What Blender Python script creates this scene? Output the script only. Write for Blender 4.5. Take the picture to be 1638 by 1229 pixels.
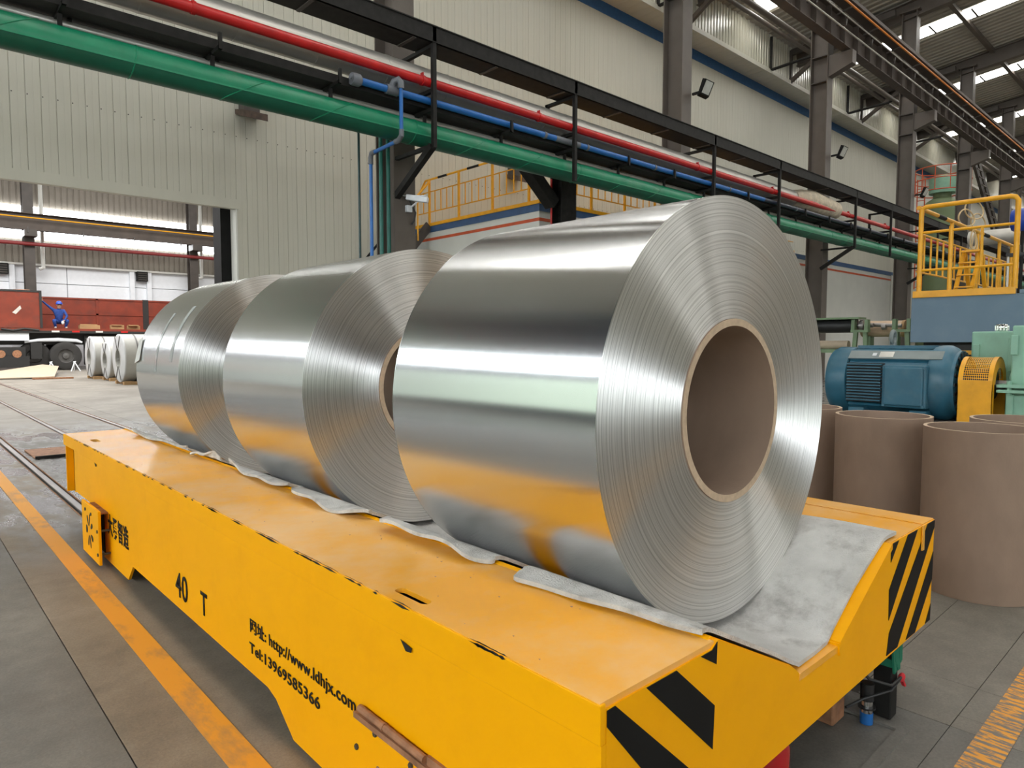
import bpy, bmesh, math, random
from mathutils import Vector, Matrix
C = bpy.context.scene
for o in list(bpy.data.objects): bpy.data.objects.remove(o)
random.seed(7)
PI = math.pi

# ---------------------------------------------------------------- camera, world, light, exposure
EYE = Vector((0, 0, 1.2)); AX = math.radians(47.294); PITCH = math.radians(3.498)
cam = bpy.data.cameras.new('camera'); co = bpy.data.objects.new('camera', cam); C.collection.objects.link(co)
cam.sensor_width = 36; cam.lens = 1088 / 1638 * 36; cam.clip_end = 300; cam.clip_start = .05
co.location = EYE; co.rotation_euler = (PI/2 - PITCH, 0, AX - PI/2)
C.camera = co
C.view_settings.view_transform = 'Standard'; C.view_settings.look = 'None'
C.view_settings.gamma = 1; C.view_settings.use_curve_mapping = False
C.view_settings.exposure = 0.0
C.cycles.use_denoising = True
C.cycles.max_bounces = 8; C.cycles.diffuse_bounces = 4; C.cycles.glossy_bounces = 5
C.cycles.sample_clamp_indirect = 8
W = bpy.data.worlds.new('sky'); C.world = W; W.use_nodes = True
W.node_tree.nodes['Background'].inputs[0].default_value = (.86, .93, 1, 1)
W.node_tree.nodes['Background'].inputs[1].default_value = 3.0
SKYLIGHT = 13.0; WINDOW = 22.0; FARWIN = 12.0; FARWHITE = 1.0

def area(name, loc, rot, sx, sy, power, col=(1, 1, 1)):
    l = bpy.data.lights.new(name, 'AREA'); l.shape = 'RECTANGLE'; l.size = sx; l.size_y = sy; l.energy = power; l.color = col
    o = bpy.data.objects.new(name, l); C.collection.objects.link(o); o.location = loc; o.rotation_euler = rot
    return o
# area lamp added under the closed far hall roof to brighten that hall
area('far_hall_fill', (3, 26, 11.2), (0, 0, 0), 26, 14, 6800, (1, .99, .97))

# ---------------------------------------------------------------- helpers
class G:
    def __init__(s): s.v = []; s.f = []; s.m = []; s.cur = 0
    def add(s, vs, fs):
        b = len(s.v); s.v += [tuple(v) for v in vs]
        s.f += [tuple(b+i for i in f) for f in fs]; s.m += [s.cur]*len(fs); return s
    def box(s, x0, y0, z0, x1, y1, z1):
        x0, x1 = sorted((x0, x1)); y0, y1 = sorted((y0, y1)); z0, z1 = sorted((z0, z1))
        return s.add([(x0,y0,z0),(x1,y0,z0),(x1,y1,z0),(x0,y1,z0),(x0,y0,z1),(x1,y0,z1),(x1,y1,z1),(x0,y1,z1)],
              [(3,2,1,0),(4,5,6,7),(0,1,5,4),(1,2,6,5),(2,3,7,6),(3,0,4,7)])
    def frame(s, d):
        d = d.normalized(); a = Vector((0,0,1)) if abs(d.z) < .9 else Vector((1,0,0))
        u = d.cross(a).normalized(); return u, u.cross(d).normalized()
    def tube(s, pts, r, n=12, caps=True, closed=False):
        pts = [Vector(p) for p in pts]; N = len(pts); rr = r if isinstance(r, (list, tuple)) else [r]*N
        b = len(s.v); u = None
        for i, p in enumerate(pts):
            if closed: d = pts[(i+1) % N]-pts[i-1]
            else: d = pts[min(i+1, N-1)]-pts[max(i-1, 0)]
            d = d.normalized()
            if u is None: u, w = s.frame(d)
            else:
                u = (u-d*u.dot(d)); u = u.normalized() if u.length > 1e-6 else s.frame(d)[0]; w = u.cross(d)
            for k in range(n):
                a = 2*PI*k/n; s.v.append(tuple(p+u*(math.cos(a)*rr[i])+w*(math.sin(a)*rr[i])))
        R = N if closed else N-1
        for i in range(R):
            j = (i+1) % N
            for k in range(n):
                s.f.append((b+i*n+k, b+i*n+(k+1) % n, b+j*n+(k+1) % n, b+j*n+k)); s.m.append(s.cur)
        if caps and not closed:
            s.f.append(tuple(b+k for k in reversed(range(n)))); s.f.append(tuple(b+(N-1)*n+k for k in range(n))); s.m += [s.cur]*2
        return s
    def cyl(s, p0, p1, r, n=20, r2=None, caps=True): return s.tube([p0, p1], [r, r if r2 is None else r2], n, caps)
    def lathe(s, prof, org, ax, n=48, closed=False, mats=None):
        org = Vector(org); ax = Vector(ax).normalized(); u, w = s.frame(ax); b = len(s.v)
        for r, h in prof:
            for k in range(n):
                a = 2*PI*k/n; s.v.append(tuple(org+ax*h+u*(r*math.cos(a))+w*(r*math.sin(a))))
        N = len(prof)
        for i in range(N if closed else N-1):
            j = (i+1) % N
            for k in range(n):
                s.f.append((b+i*n+k, b+i*n+(k+1) % n, b+j*n+(k+1) % n, b+j*n+k)); s.m.append(mats[i] if mats else s.cur)
        return s
    def prism(s, poly, ext):
        poly = [Vector(p) for p in poly]; e = Vector(ext); n = len(poly)
        nm = sum(((poly[i]).cross(poly[(i+1) % n]) for i in range(n)), Vector())
        if nm.dot(e) > 0: poly.reverse()
        vs = poly+[p+e for p in poly]
        return s.add(vs, [tuple(range(n)), tuple(reversed(range(n, 2*n)))]+[(i, i+n, (i+1) % n+n, (i+1) % n) for i in range(n)])
    def bar(s, p0, p1, w, h, up=(0,0,1)):
        p0 = Vector(p0); p1 = Vector(p1); d = (p1-p0).normalized(); up = Vector(up)
        x = d.cross(up)
        if x.length < 1e-4: x = d.cross(Vector((1,0,0)))
        x.normalize(); y = x.cross(d).normalized(); x = x*(w/2); y = y*(h/2)
        return s.prism([p0-x-y, p0+x-y, p0+x+y, p0-x+y], p1-p0)
    def hbeam(s, p0, p1, w, d, t=.02, up=(0,0,1)):
        p0 = Vector(p0); p1 = Vector(p1); a = (p1-p0).normalized(); up = Vector(up); x = a.cross(up).normalized(); y = x.cross(a).normalized()
        q = [(-w/2,-d/2),(w/2,-d/2),(w/2,-d/2+t),(t/2,-d/2+t),(t/2,d/2-t),(w/2,d/2-t),(w/2,d/2),(-w/2,d/2),(-w/2,d/2-t),(-t/2,d/2-t),(-t/2,-d/2+t),(-w/2,-d/2+t)]
        return s.prism([p0+x*i+y*j for i, j in q], p1-p0)
    def ball(s, c, r, n=10, sc=(1,1,1)):
        b = []; c = Vector(c)
        prof = [(max(1e-4, r*math.sin(PI*i/n)), -r*math.cos(PI*i/n)) for i in range(n+1)]
        st = len(s.v); s.lathe(prof, (0,0,0), (0,0,1), 2*n)
        for i in range(st, len(s.v)):
            v = s.v[i]; s.v[i] = (c.x+v[0]*sc[0], c.y+v[1]*sc[1], c.z+v[2]*sc[2])
        return s
WL = {}
def wl(o): return WL.get(o.name, Vector((0,0,0)))
def props(o, label=None, cat=None, group=None, kind=None):
    if label: o['label'] = label
    if cat: o['category'] = cat
    if group: o['group'] = group
    if kind: o['kind'] = kind
    return o
def build(g, name, mat, parent=None, label=None, cat=None, group=None, kind=None, smooth=35, bevel=0, origin=None):
    me = bpy.data.meshes.new(name)
    if parent is not None: org = wl(parent)
    elif origin is not None: org = Vector(origin)
    else:
        xs = [v[0] for v in g.v]; ys = [v[1] for v in g.v]; zs = [v[2] for v in g.v]
        org = Vector(((min(xs)+max(xs))/2, (min(ys)+max(ys))/2, min(zs)))
    me.from_pydata([(v[0]-org.x, v[1]-org.y, v[2]-org.z) for v in g.v], [], g.f)
    for m in (mat if isinstance(mat, (list, tuple)) else [mat]): me.materials.append(m)
    if any(g.m): me.polygons.foreach_set('material_index', g.m)
    if smooth:
        me.shade_smooth(); me.set_sharp_from_angle(angle=math.radians(smooth))
    if 8 < len(me.polygons) < 30000:
        bm = bmesh.new(); bm.from_mesh(me); bmesh.ops.recalc_face_normals(bm, faces=bm.faces[:]); bm.to_mesh(me); bm.free()
    me.update()
    o = bpy.data.objects.new(name, me); C.collection.objects.link(o); WL[o.name] = org
    if parent is not None: o.parent = parent
    else: o.location = org
    if bevel:
        b = o.modifiers.new('edge', 'BEVEL'); b.width = bevel; b.segments = 2; b.limit_method = 'ANGLE'; b.angle_limit = math.radians(40)
    return props(o, label, cat, group, kind)
def thing(name, label, cat, loc, group=None, kind=None):
    o = bpy.data.objects.new(name, None); C.collection.objects.link(o); o.location = loc; o.empty_display_size = .2
    WL[o.name] = Vector(loc); return props(o, label, cat, group, kind)
def piece(src, parent, off, name=None):
    """another part that shares the mesh of src, shifted by off"""
    o = src.copy(); C.collection.objects.link(o); o.parent = parent; o.location = Vector(off); 
    if name: o.name = name
    WL[o.name] = wl(parent)+Vector(off)
    return o
def dup(root, off, label):
    r = root.copy(); C.collection.objects.link(r); r.location = root.location+Vector(off); r['label'] = label; WL[r.name] = r.location.copy()
    for ch in list(root.children):
        c = ch.copy(); C.collection.objects.link(c); c.parent = r
        for gc in ch.children:
            d = gc.copy(); C.collection.objects.link(d); d.parent = c
    return r

# ---------------------------------------------------------------- materials
def nodes(name):
    m = bpy.data.materials.new(name); m.use_nodes = True; nt = m.node_tree
    return m, nt, nt.nodes['Principled BSDF']
def N(nt, t, **k):
    n = nt.nodes.new(t)
    for a, b in k.items(): setattr(n, a, b)
    return n
def L(nt, a, b): nt.links.new(a, b)
def mat(name, col, rough=.5, metal=0, var=.12, scale=6, bump=0, bscale=60, stretch=(1,1,1), spec=.5, dirt=None, dscale=2.5, damt=.5, coat=0, dpos=.5):
    m, nt, b = nodes(name)
    tc = N(nt, 'ShaderNodeTexCoord'); mp = N(nt, 'ShaderNodeMapping'); mp.inputs[3].default_value = stretch
    L(nt, tc.outputs['Object'], mp.inputs[0])
    nz = N(nt, 'ShaderNodeTexNoise'); nz.inputs['Scale'].default_value = scale; nz.inputs['Detail'].default_value = 5
    L(nt, mp.outputs[0], nz.inputs['Vector'])
    cr = N(nt, 'ShaderNodeValToRGB'); e = cr.color_ramp.elements
    e[0].position = .3; e[1].position = .7
    e[0].color = tuple(max(0, c*(1-var)) for c in col)+(1,); e[1].color = tuple(min(1, c*(1+var)) for c in col)+(1,)
    L(nt, nz.outputs[0], cr.inputs[0]); out = cr.outputs[0]
    if dirt:
        n2 = N(nt, 'ShaderNodeTexNoise'); n2.inputs['Scale'].default_value = dscale; n2.inputs['Detail'].default_value = 8; n2.inputs['Roughness'].default_value = .65
        L(nt, mp.outputs[0], n2.inputs['Vector'])
        r2 = N(nt, 'ShaderNodeValToRGB'); r2.color_ramp.elements[0].position = dpos; r2.color_ramp.elements[1].position = dpos+.25
        r2.color_ramp.elements[1].color = (damt, damt, damt, 1)
        L(nt, n2.outputs[0], r2.inputs[0])
        mx = N(nt, 'ShaderNodeMixRGB'); mx.inputs[2].default_value = tuple(dirt)+(1,)
        L(nt, r2.outputs[0], mx.inputs[0]); L(nt, out, mx.inputs[1]); out = mx.outputs[0]
    L(nt, out, b.inputs['Base Color'])
    b.inputs['Roughness'].default_value = rough; b.inputs['Metallic'].default_value = metal
    b.inputs['Specular IOR Level'].default_value = spec; b.inputs['Coat Weight'].default_value = coat
    if bump:
        n3 = N(nt, 'ShaderNodeTexNoise'); n3.inputs['Scale'].default_value = bscale; n3.inputs['Detail'].default_value = 4
        L(nt, mp.outputs[0], n3.inputs['Vector'])
        bp = N(nt, 'ShaderNodeBump'); bp.inputs['Strength'].default_value = bump; bp.inputs['Distance'].default_value = .01
        L(nt, n3.outputs[0], bp.inputs['Height']); L(nt, bp.outputs[0], b.inputs['Normal'])
    return m
def emit(name, col, st):
    m, nt, b = nodes(name); b.inputs['Base Color'].default_value = tuple(col)+(1,)
    b.inputs['Emission Color'].default_value = tuple(col)+(1,); b.inputs['Emission Strength'].default_value = st
    return m
M = {}
M['yellow'] = mat('cart_yellow', (.95,.42,.0), .45, var=.03, scale=2, bump=.03, bscale=25, spec=.13, dirt=(.70,.25,.0), dscale=6, damt=.2)
M['deck'] = mat('deck_yellow', (.90,.40,.02), .27, var=.06, scale=2.2, bump=.06, bscale=22, dirt=(.86,.51,.20), dscale=1.9, damt=.95, dpos=.42)
M['black_paint'] = mat('black_paint', (.006,.006,.006), .6, var=.3, spec=.2)
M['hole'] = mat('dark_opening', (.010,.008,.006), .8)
M['rust'] = mat('rusty_steel', (.32,.15,.075), .7, var=.35, scale=20, bump=.3)
M['dark_rust'] = mat('dark_rusty_lamp', (.07,.045,.032), .7, var=.4, scale=8)
M['black_steel'] = mat('black_steel', (.016,.015,.014), .6, var=.3, scale=9, spec=.2)
M['grey_steel'] = mat('grey_painted_steel', (.105,.086,.072), .5, var=.15, scale=3, dirt=(.06,.05,.045), dscale=1.5)
M['dark_steel'] = mat('dark_grey_steel', (.058,.048,.041), .5, var=.2, scale=3)
M['girder'] = mat('crane_girder_steel', (.075,.057,.046), .6, var=.2, scale=2, dirt=(.05,.03,.02))
M['wall'] = mat('cream_sheet_steel', (.52,.505,.43), .5, var=.04, scale=1.2, dirt=(.40,.39,.32), dscale=.6, damt=.4, stretch=(3,1,.35))
M['wall_gloss'] = mat('cream_gloss_sheet', (.55,.53,.44), .25, var=.05, scale=2, spec=.6)
M['blue_band'] = mat('blue_band', (.02,.10,.26), .5)
M['roof'] = mat('roof_sheet', (.34,.31,.26), .5, var=.06)
M['green'] = mat('green_pipe_wrap', (.006,.215,.105), .38, var=.12, scale=5, dirt=(.30,.30,.24), dscale=2, damt=.22)
M['green_shade'] = mat('green_underside_shade', (.004,.10,.055), .45, var=.12)  # pipe green darkened to stand for the shaded underside
M['green_dark'] = mat('blackish_green_paint', (.006,.035,.032), .4)
M['far_red'] = mat('dull_red_pipe', (.20,.022,.022), .5)
M['green2'] = mat('green_paint', (.010,.135,.105), .4)
M['red'] = mat('red_pipe', (.50,.012,.012), .35, var=.15)
M['blue'] = mat('blue_pipe', (.015,.13,.42), .4, var=.1)
M['navy'] = mat('navy_pipe', (.012,.02,.045), .35)
M['silver'] = mat('aluminium_cladding', (.60,.575,.53), .38, metal=.55, var=.06, scale=3, bump=.03, bscale=8)
M['fitting'] = mat('grey_fitting', (.14,.15,.17), .5, bump=.4, bscale=120)
M['cloth_wrap'] = mat('tan_wrap_cloth', (.55,.47,.36), .85, var=.2, scale=8, bump=.6, bscale=30)
M['rail_yellow'] = mat('railing_yellow', (.80,.37,.008), .4, var=.08, scale=8, dirt=(.3,.12,.02), dscale=14, damt=.15)
M['white'] = mat('white_panel', (.66,.66,.62), .45, var=.04, scale=2)
M['white_far'] = mat('white_wall_far', (.85,.88,.92), .6, var=.03)
M['far_sheet'] = mat('brown_grey_sheet', (.24,.215,.18), .6, var=.08, scale=2)
M['stripe_blue'] = mat('stripe_blue', (.045,.10,.22), .4)
M['stripe_red'] = mat('stripe_red', (.56,.09,.03), .45)
M['core'] = mat('brown_paper_core', (.29,.20,.145), .8, var=.07, scale=14, bump=.06, bscale=120, dirt=(.23,.16,.12), dscale=3, damt=.5, stretch=(1,1,.5))
M['core_edge'] = mat('cut_paper_edge', (.52,.39,.27), .85, var=.12, scale=60)
M['felt'] = mat('grey_felt', (.60,.585,.56), .95, var=.14, scale=11, bump=.6, bscale=220, dirt=(.22,.20,.18), dscale=9, damt=.8)
M['motor'] = mat('blue_motor_paint', (.025,.115,.175), .38, var=.12, scale=5, dirt=(.20,.22,.22), dscale=4, damt=.25)
M['motor_grey'] = mat('dusty_motor_top', (.20,.23,.23), .6, var=.1)
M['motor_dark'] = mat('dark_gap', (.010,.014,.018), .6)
M['mint'] = mat('mint_green_paint', (.25,.46,.34), .45, var=.08, scale=6, dirt=(.2,.3,.2), dscale=8, damt=.3)
M['sage'] = mat('sage_green_frame', (.16,.24,.13), .5, var=.15)
M['tank'] = mat('dull_green_tank', (.15,.20,.10), .5, var=.1, scale=1)
M['platform_blue'] = mat('grey_blue_panel', (.125,.195,.265), .5, var=.05, scale=3, dirt=(.2,.25,.28), dscale=3, damt=.3)
M['chrome'] = mat('chrome', (.8,.8,.8), .1, metal=1, var=0)
M['label'] = mat('pale_plate', (.55,.52,.47), .4)
M['tan_roll'] = mat('tan_roll', (.50,.36,.25), .6)
M['rubber'] = mat('black_rubber', (.014,.014,.015), .45)
M['truck_red'] = mat('truck_red_board', (.20,.028,.010), .6, var=.2, scale=2, dirt=(.10,.03,.02), dscale=2.2, damt=.7)
M['truck_dark'] = mat('truck_chassis', (.020,.019,.018), .6)
M['tyre'] = mat('tyre_rubber', (.028,.026,.024), .8, bump=.3, bscale=20)
M['rim'] = mat('wheel_rim', (.09,.085,.08), .5)
M['coverall'] = mat('blue_coverall', (.015,.05,.23), .8, var=.25, scale=14)
M['skin'] = mat('skin', (.45,.25,.17), .6)
M['helmet'] = mat('blue_helmet', (.03,.08,.45), .35)
M['wrap'] = mat('white_wrapping', (.50,.51,.52), .45, var=.08, scale=4, bump=.3, bscale=12)
M['wrap_side'] = mat('beige_wrapping', (.36,.355,.33), .5, var=.06)
M['strap'] = mat('steel_strap', (.10,.095,.09), .5)
M['wood'] = mat('timber', (.36,.22,.10), .75, var=.25, scale=5, stretch=(.4,4,4))
M['board'] = mat('pale_board', (.46,.37,.27), .7, var=.08)
M['rail_steel'] = mat('worn_rail_steel', (.30,.28,.27), .33, metal=.7, var=.25, scale=5, stretch=(1,.2,1))
M['skylight'] = emit('skylight_daylight', (1,.99,.94), SKYLIGHT)
M['window'] = emit('window_daylight', (.93,.97,1), WINDOW)
M['doorlight'] = emit('doorway_daylight', (.90,.96,1), 7.5)
M['greenglass'] = emit('window_on_greenery', (.66,.80,.66), 1.15)
M['slate'] = mat('slate_blue_sheet', (.055,.062,.085), .6)
M['farwin'] = emit('far_window_daylight', (.95,.98,1), FARWIN)
M['lampglass'] = mat('lamp_glass', (.55,.56,.52), .15, spec=.8)
M['orange_bar'] = mat('orange_conductor', (.75,.24,.03), .4)
M['beacon'] = mat('red_beacon', (.42,.004,.008), .2, spec=.8)
M['rag'] = mat('green_rag', (.01,.16,.09), .9)
M['redrag'] = mat('red_tape', (.6,.02,.03), .7)
M['soil'] = mat('grey_ground', (.2,.2,.19), .8)
M['rope'] = mat('tan_hose', (.62,.45,.24), .6)
M['cctv'] = mat('white_plastic', (.68,.70,.72), .35)
M['tape'] = mat('clear_tape', (.62,.66,.66), .15, metal=.4)
M['bluedrum'] = mat('blue_drum_paint', (.01,.05,.35), .35)

def coil_side(name):
    m, nt, b = nodes(name)
    b.inputs['Metallic'].default_value = 1; b.inputs['Base Color'].default_value = (.79,.80,.81,1)
    b.inputs['Anisotropic'].default_value = .97; b.inputs['Anisotropic Rotation'].default_value = .25
    tg = N(nt, 'ShaderNodeTangent', direction_type='RADIAL', axis='Y'); L(nt, tg.outputs[0], b.inputs['Tangent'])
    tc = N(nt, 'ShaderNodeTexCoord'); mp = N(nt, 'ShaderNodeMapping'); mp.inputs[3].default_value = (60, 600, 60); L(nt, tc.outputs['Object'], mp.inputs[0])
    nz = N(nt, 'ShaderNodeTexNoise'); nz.inputs['Scale'].default_value = 1; nz.inputs['Detail'].default_value = 2; L(nt, mp.outputs[0], nz.inputs['Vector'])
    mr = N(nt, 'ShaderNodeMapRange'); mr.inputs[3].default_value = .18; mr.inputs[4].default_value = .25
    L(nt, nz.outputs[0], mr.inputs[0]); L(nt, mr.outputs[0], b.inputs['Roughness'])
    return m
def coil_face(name, lo, hi):
    m, nt, b = nodes(name)
    b.inputs['Metallic'].default_value = 1
    b.inputs['Anisotropic'].default_value = 1.0; b.inputs['Anisotropic Rotation'].default_value = 0.25
    tg = N(nt, 'ShaderNodeTangent', direction_type='RADIAL', axis='Y'); L(nt, tg.outputs[0], b.inputs['Tangent'])
    tc = N(nt, 'ShaderNodeTexCoord'); sp = N(nt, 'ShaderNodeSeparateXYZ'); L(nt, tc.outputs['Object'], sp.inputs[0])
    cb = N(nt, 'ShaderNodeCombineXYZ'); L(nt, sp.outputs[0], cb.inputs[0]); L(nt, sp.outputs[2], cb.inputs[2])
    ln = N(nt, 'ShaderNodeVectorMath', operation='LENGTH'); L(nt, cb.outputs[0], ln.inputs[0])
    n1 = N(nt, 'ShaderNodeTexNoise', noise_dimensions='1D'); n1.inputs['Scale'].default_value = 150; n1.inputs['Detail'].default_value = 5; n1.inputs['Roughness'].default_value = .75
    L(nt, ln.outputs['Value'], n1.inputs['W'])
    cr = N(nt, 'ShaderNodeValToRGB'); e = cr.color_ramp.elements; e[0].position = .36; e[1].position = .56
    e[0].color = tuple(lo)+(1,); e[1].color = tuple(hi)+(1,)
    L(nt, n1.outputs[0], cr.inputs[0]); L(nt, cr.outputs[0], b.inputs['Base Color'])
    mr = N(nt, 'ShaderNodeMapRange'); mr.inputs[3].default_value = .37; mr.inputs[4].default_value = .50
    L(nt, n1.outputs[0], mr.inputs[0]); L(nt, mr.outputs[0], b.inputs['Roughness'])
    bp = N(nt, 'ShaderNodeBump'); bp.inputs['Strength'].default_value = .10; bp.inputs['Distance'].default_value = .001
    L(nt, n1.outputs[0], bp.inputs['Height']); L(nt, bp.outputs[0], b.inputs['Normal'])
    return m
M['coil_side'] = coil_side('rolled_aluminium_side')
M['coil_face'] = coil_face('rolled_aluminium_edge', (.60,.60,.59), (.92,.92,.91))

def concrete(name, lo, hi):
    m, nt, b = nodes(name)
    tc = N(nt, 'ShaderNodeNewGeometry'); P = tc.outputs['Position']
    def noise(sc, det=6, rg=.6, st=None):
        n = N(nt, 'ShaderNodeTexNoise'); n.inputs['Scale'].default_value = sc; n.inputs['Detail'].default_value = det; n.inputs['Roughness'].default_value = rg
        if st:
            mp = N(nt, 'ShaderNodeMapping'); mp.inputs[3].default_value = st; L(nt, P, mp.inputs[0]); L(nt, mp.outputs[0], n.inputs['Vector'])
        else: L(nt, P, n.inputs['Vector'])
        return n.outputs[0]
    def ramp(s, p0, c0, p1, c1):
        r = N(nt, 'ShaderNodeValToRGB'); e = r.color_ramp.elements; e[0].position = p0; e[1].position = p1; e[0].color = c0; e[1].color = c1
        L(nt, s, r.inputs[0]); return r.outputs[0]
    def mix(a, c, f, mode='MIX'):
        x = N(nt, 'ShaderNodeMixRGB', blend_type=mode)
        if isinstance(f, float): x.inputs[0].default_value = f
        else: L(nt, f, x.inputs[0])
        L(nt, a, x.inputs[1])
        if isinstance(c, tuple): x.inputs[2].default_value = c
        else: L(nt, c, x.inputs[2])
        return x.outputs[0]
    base = ramp(noise(.8), .35, lo+(1,), .65, hi+(1,))
    base = mix(base, ramp(noise(9), .3, (.82,.80,.78,1), .7, (1.08,1.06,1.03,1)), 1.0, 'MULTIPLY')
    base = mix(base, (.10,.085,.07,1), ramp(noise(2.1, 8), .58, (0,0,0,1), .74, (.6,.6,.6,1)))
    base = mix(base, ramp(noise(120, 3), .3, (.85,.85,.85,1), .7, (1.1,1.1,1.1,1)), 1.0, 'MULTIPLY')
    # wet, trodden area round the far part of the rails (a real puddle with its own outline)
    sx = N(nt, 'ShaderNodeSeparateXYZ'); L(nt, P, sx.inputs[0])
    wy = N(nt, 'ShaderNodeMapRange'); wy.inputs[1].default_value = 3.6; wy.inputs[2].default_value = 6.0; L(nt, sx.outputs[1], wy.inputs[0])
    wy2 = N(nt, 'ShaderNodeMapRange'); wy2.inputs[1].default_value = 10.5; wy2.inputs[2].default_value = 12.5; wy2.inputs[3].default_value = 1; wy2.inputs[4].default_value = 0; L(nt, sx.outputs[1], wy2.inputs[0])
    wm = N(nt, 'ShaderNodeMath', operation='MULTIPLY'); L(nt, wy.outputs[0], wm.inputs[0]); L(nt, wy2.outputs[0], wm.inputs[1])
    wn = ramp(noise(1.5, 6, .6, (2.2, .8, 1)), .40, (0,0,0,1), .56, (1,1,1,1))
    w3 = N(nt, 'ShaderNodeMath', operation='MULTIPLY'); L(nt, wm.outputs[0], w3.inputs[0]); L(nt, wn, w3.inputs[1])
    base = mix(base, (.085,.08,.075,1), w3.outputs[0])
    L(nt, base, b.inputs['Base Color'])
    rr = N(nt, 'ShaderNodeMapRange'); rr.inputs[3].default_value = .62; rr.inputs[4].default_value = .10; L(nt, w3.outputs[0], rr.inputs[0])
    L(nt, rr.outputs[0], b.inputs['Roughness'])
    bp = N(nt, 'ShaderNodeBump'); bp.inputs['Strength'].default_value = .22; bp.inputs['Distance'].default_value = .008
    L(nt, noise(45, 6, .7), bp.inputs['Height']); L(nt, bp.outputs[0], b.inputs['Normal'])
    return m
M['concrete'] = concrete('concrete_floor', (.135,.13,.118), (.225,.215,.195))
M['concrete_mid'] = concrete('dusty_concrete_floor', (.165,.15,.128), (.265,.245,.212))
M['concrete_brown'] = concrete('brown_concrete_floor', (.20,.165,.125), (.315,.265,.21))
M['concrete_dark'] = mat('dark_concrete_joint', (.07,.06,.05), .9)
def worn_paint(name, st, p0, p1):
    m, nt, b = nodes(name)
    tc = N(nt, 'ShaderNodeNewGeometry'); mp = N(nt, 'ShaderNodeMapping'); mp.inputs[3].default_value = st; L(nt, tc.outputs['Position'], mp.inputs[0])
    n = N(nt, 'ShaderNodeTexNoise'); n.inputs['Scale'].default_value = 1; n.inputs['Detail'].default_value = 6; n.inputs['Roughness'].default_value = .7; L(nt, mp.outputs[0], n.inputs['Vector'])
    r = N(nt, 'ShaderNodeValToRGB'); e = r.color_ramp.elements; e[0].position = p0; e[1].position = p1
    e[0].color = (.78,.33,.02,1); e[1].color = (.19,.165,.14,1)
    L(nt, n.outputs[0], r.inputs[0]); L(nt, r.outputs[0], b.inputs['Base Color']); b.inputs['Roughness'].default_value = .55
    return m
M['lane'] = worn_paint('worn_lane_paint', (5, 2, 1), .52, .80)
M['lane2'] = worn_paint('flaking_lane_paint', (60, 12, 1), .46, .53)
#PART2

# ================================================================ LARGE STRUCTURE
COLX = [5.98+7.61*k for k in range(0, 8)]
YW = 14.3
def roofz(y): return 14.05+.115*(8.9-y)
# ---- floor: a dark bed with concrete slabs standing a little proud of the joints
g = G(); g.box(-14.2, -22.2, -.12, 92, 42, -.012)
floor = build(g, 'floor', M['concrete_dark'], kind='structure', smooth=0, origin=(0,0,0))
xs = [-14, -8.95, -6, -3.5, .478, .955, 1.052, 1.66, 1.73, 2.41, 2.50, 2.74, 6.5, 11, 16, 22, 30, 42, 60, 90]
ys = [-20, -12, -6, -2.2, .585, 5.08, 10.1, 14.3, 19.5, 25, 31, 40.5]
J = .002
for i in range(len(xs)-1):
    for j in range(len(ys)-1):
        if xs[i] > 22 and ys[j] > 14: continue
        if i in (5, 7, 9) and j > 4: continue
        J = .002 if i <= 4 else .0012
        x0, x1, y0, y1 = xs[i]+J, xs[i+1]-J, ys[j]+J, ys[j+1]-J
        if i in (5, 7, 9) and j == 4: y1 = .86
        if i == 10 or i == 11:
            if j == 4: 
                build(G().box(x0, y0, -.03, x1, .872-J, random.uniform(-.002, 0)), 'concrete_slab', M['concrete_mid'], floor, smooth=0)
                y0 = .872+J
        build(G().box(x0, y0, -.03, x1, y1, random.uniform(-.002, .0)), 'concrete_slab', M['concrete_brown' if i == 4 else 'concrete_mid' if i > 8 or y0 > 10 else 'concrete'], floor, smooth=0)
# pit cover at the near end of the track: raised kerb round a lower slab
g = G(); g.box(2.255, .66, -.03, 2.285, .872, .006).box(1.2, .66, -.03, 2.255, .69, .006)
build(g, 'pit_kerb', M['concrete'], floor, smooth=0)
# lane paint
g = G(); g.prism([(.668,-3,.0005),(.757,-3,.0005),(.757,9.2,.0005),(.668,9.2,.0005)], (0,0,.0016))
build(g, 'lane_line', M['lane'], floor, smooth=0)
g = G(); g.box(1.75, .425, .0005, 4.4, .515, .002)
build(g, 'lane_line', M['lane2'], floor, smooth=0)
g = G(); g.box(9.4, -4, .0005, 9.5, 1.0, .002); build(g, 'lane_line', M['lane2'], floor, smooth=0)
# ---- rails
def rail(xc, label):
    t = thing('floor_rail', label, 'rail', (xc, 10, -.012), 'rails of the transfer track')
    g = G(); g.box(xc-.022, .9, -.012, xc+.022, 34, .006); build(g, 'rail_head', M['rail_steel'], t, smooth=0, bevel=.004)
    for s in (-1, 1):
        g = G(); g.box(xc+s*.043, .9, -.012, xc+s*.048, 34, .001); build(g, 'guard_strip', M['rust'], t, smooth=0)
rail(1.003, 'worn bright steel rail in the floor, nearest the yellow lane line')
rail(1.695, 'middle rail let into the concrete, running under the yellow cart')
rail(2.455, 'rail let into the concrete farthest from the yellow lane line')
t = thing('floor_plate', 'rusty flat steel cover plate on the floor between the first two rails', 'plate', (1.36, 8.75, 0))
build(G().box(1.10, 8.42, .001, 1.62, 9.15, .014), 'plate', M['rust'], t, smooth=0, bevel=.003)
build(G().box(1.10, 8.40, .001, 1.62, 8.42, .03), 'edge_strip', M['black_steel'], t, smooth=0)

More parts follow.
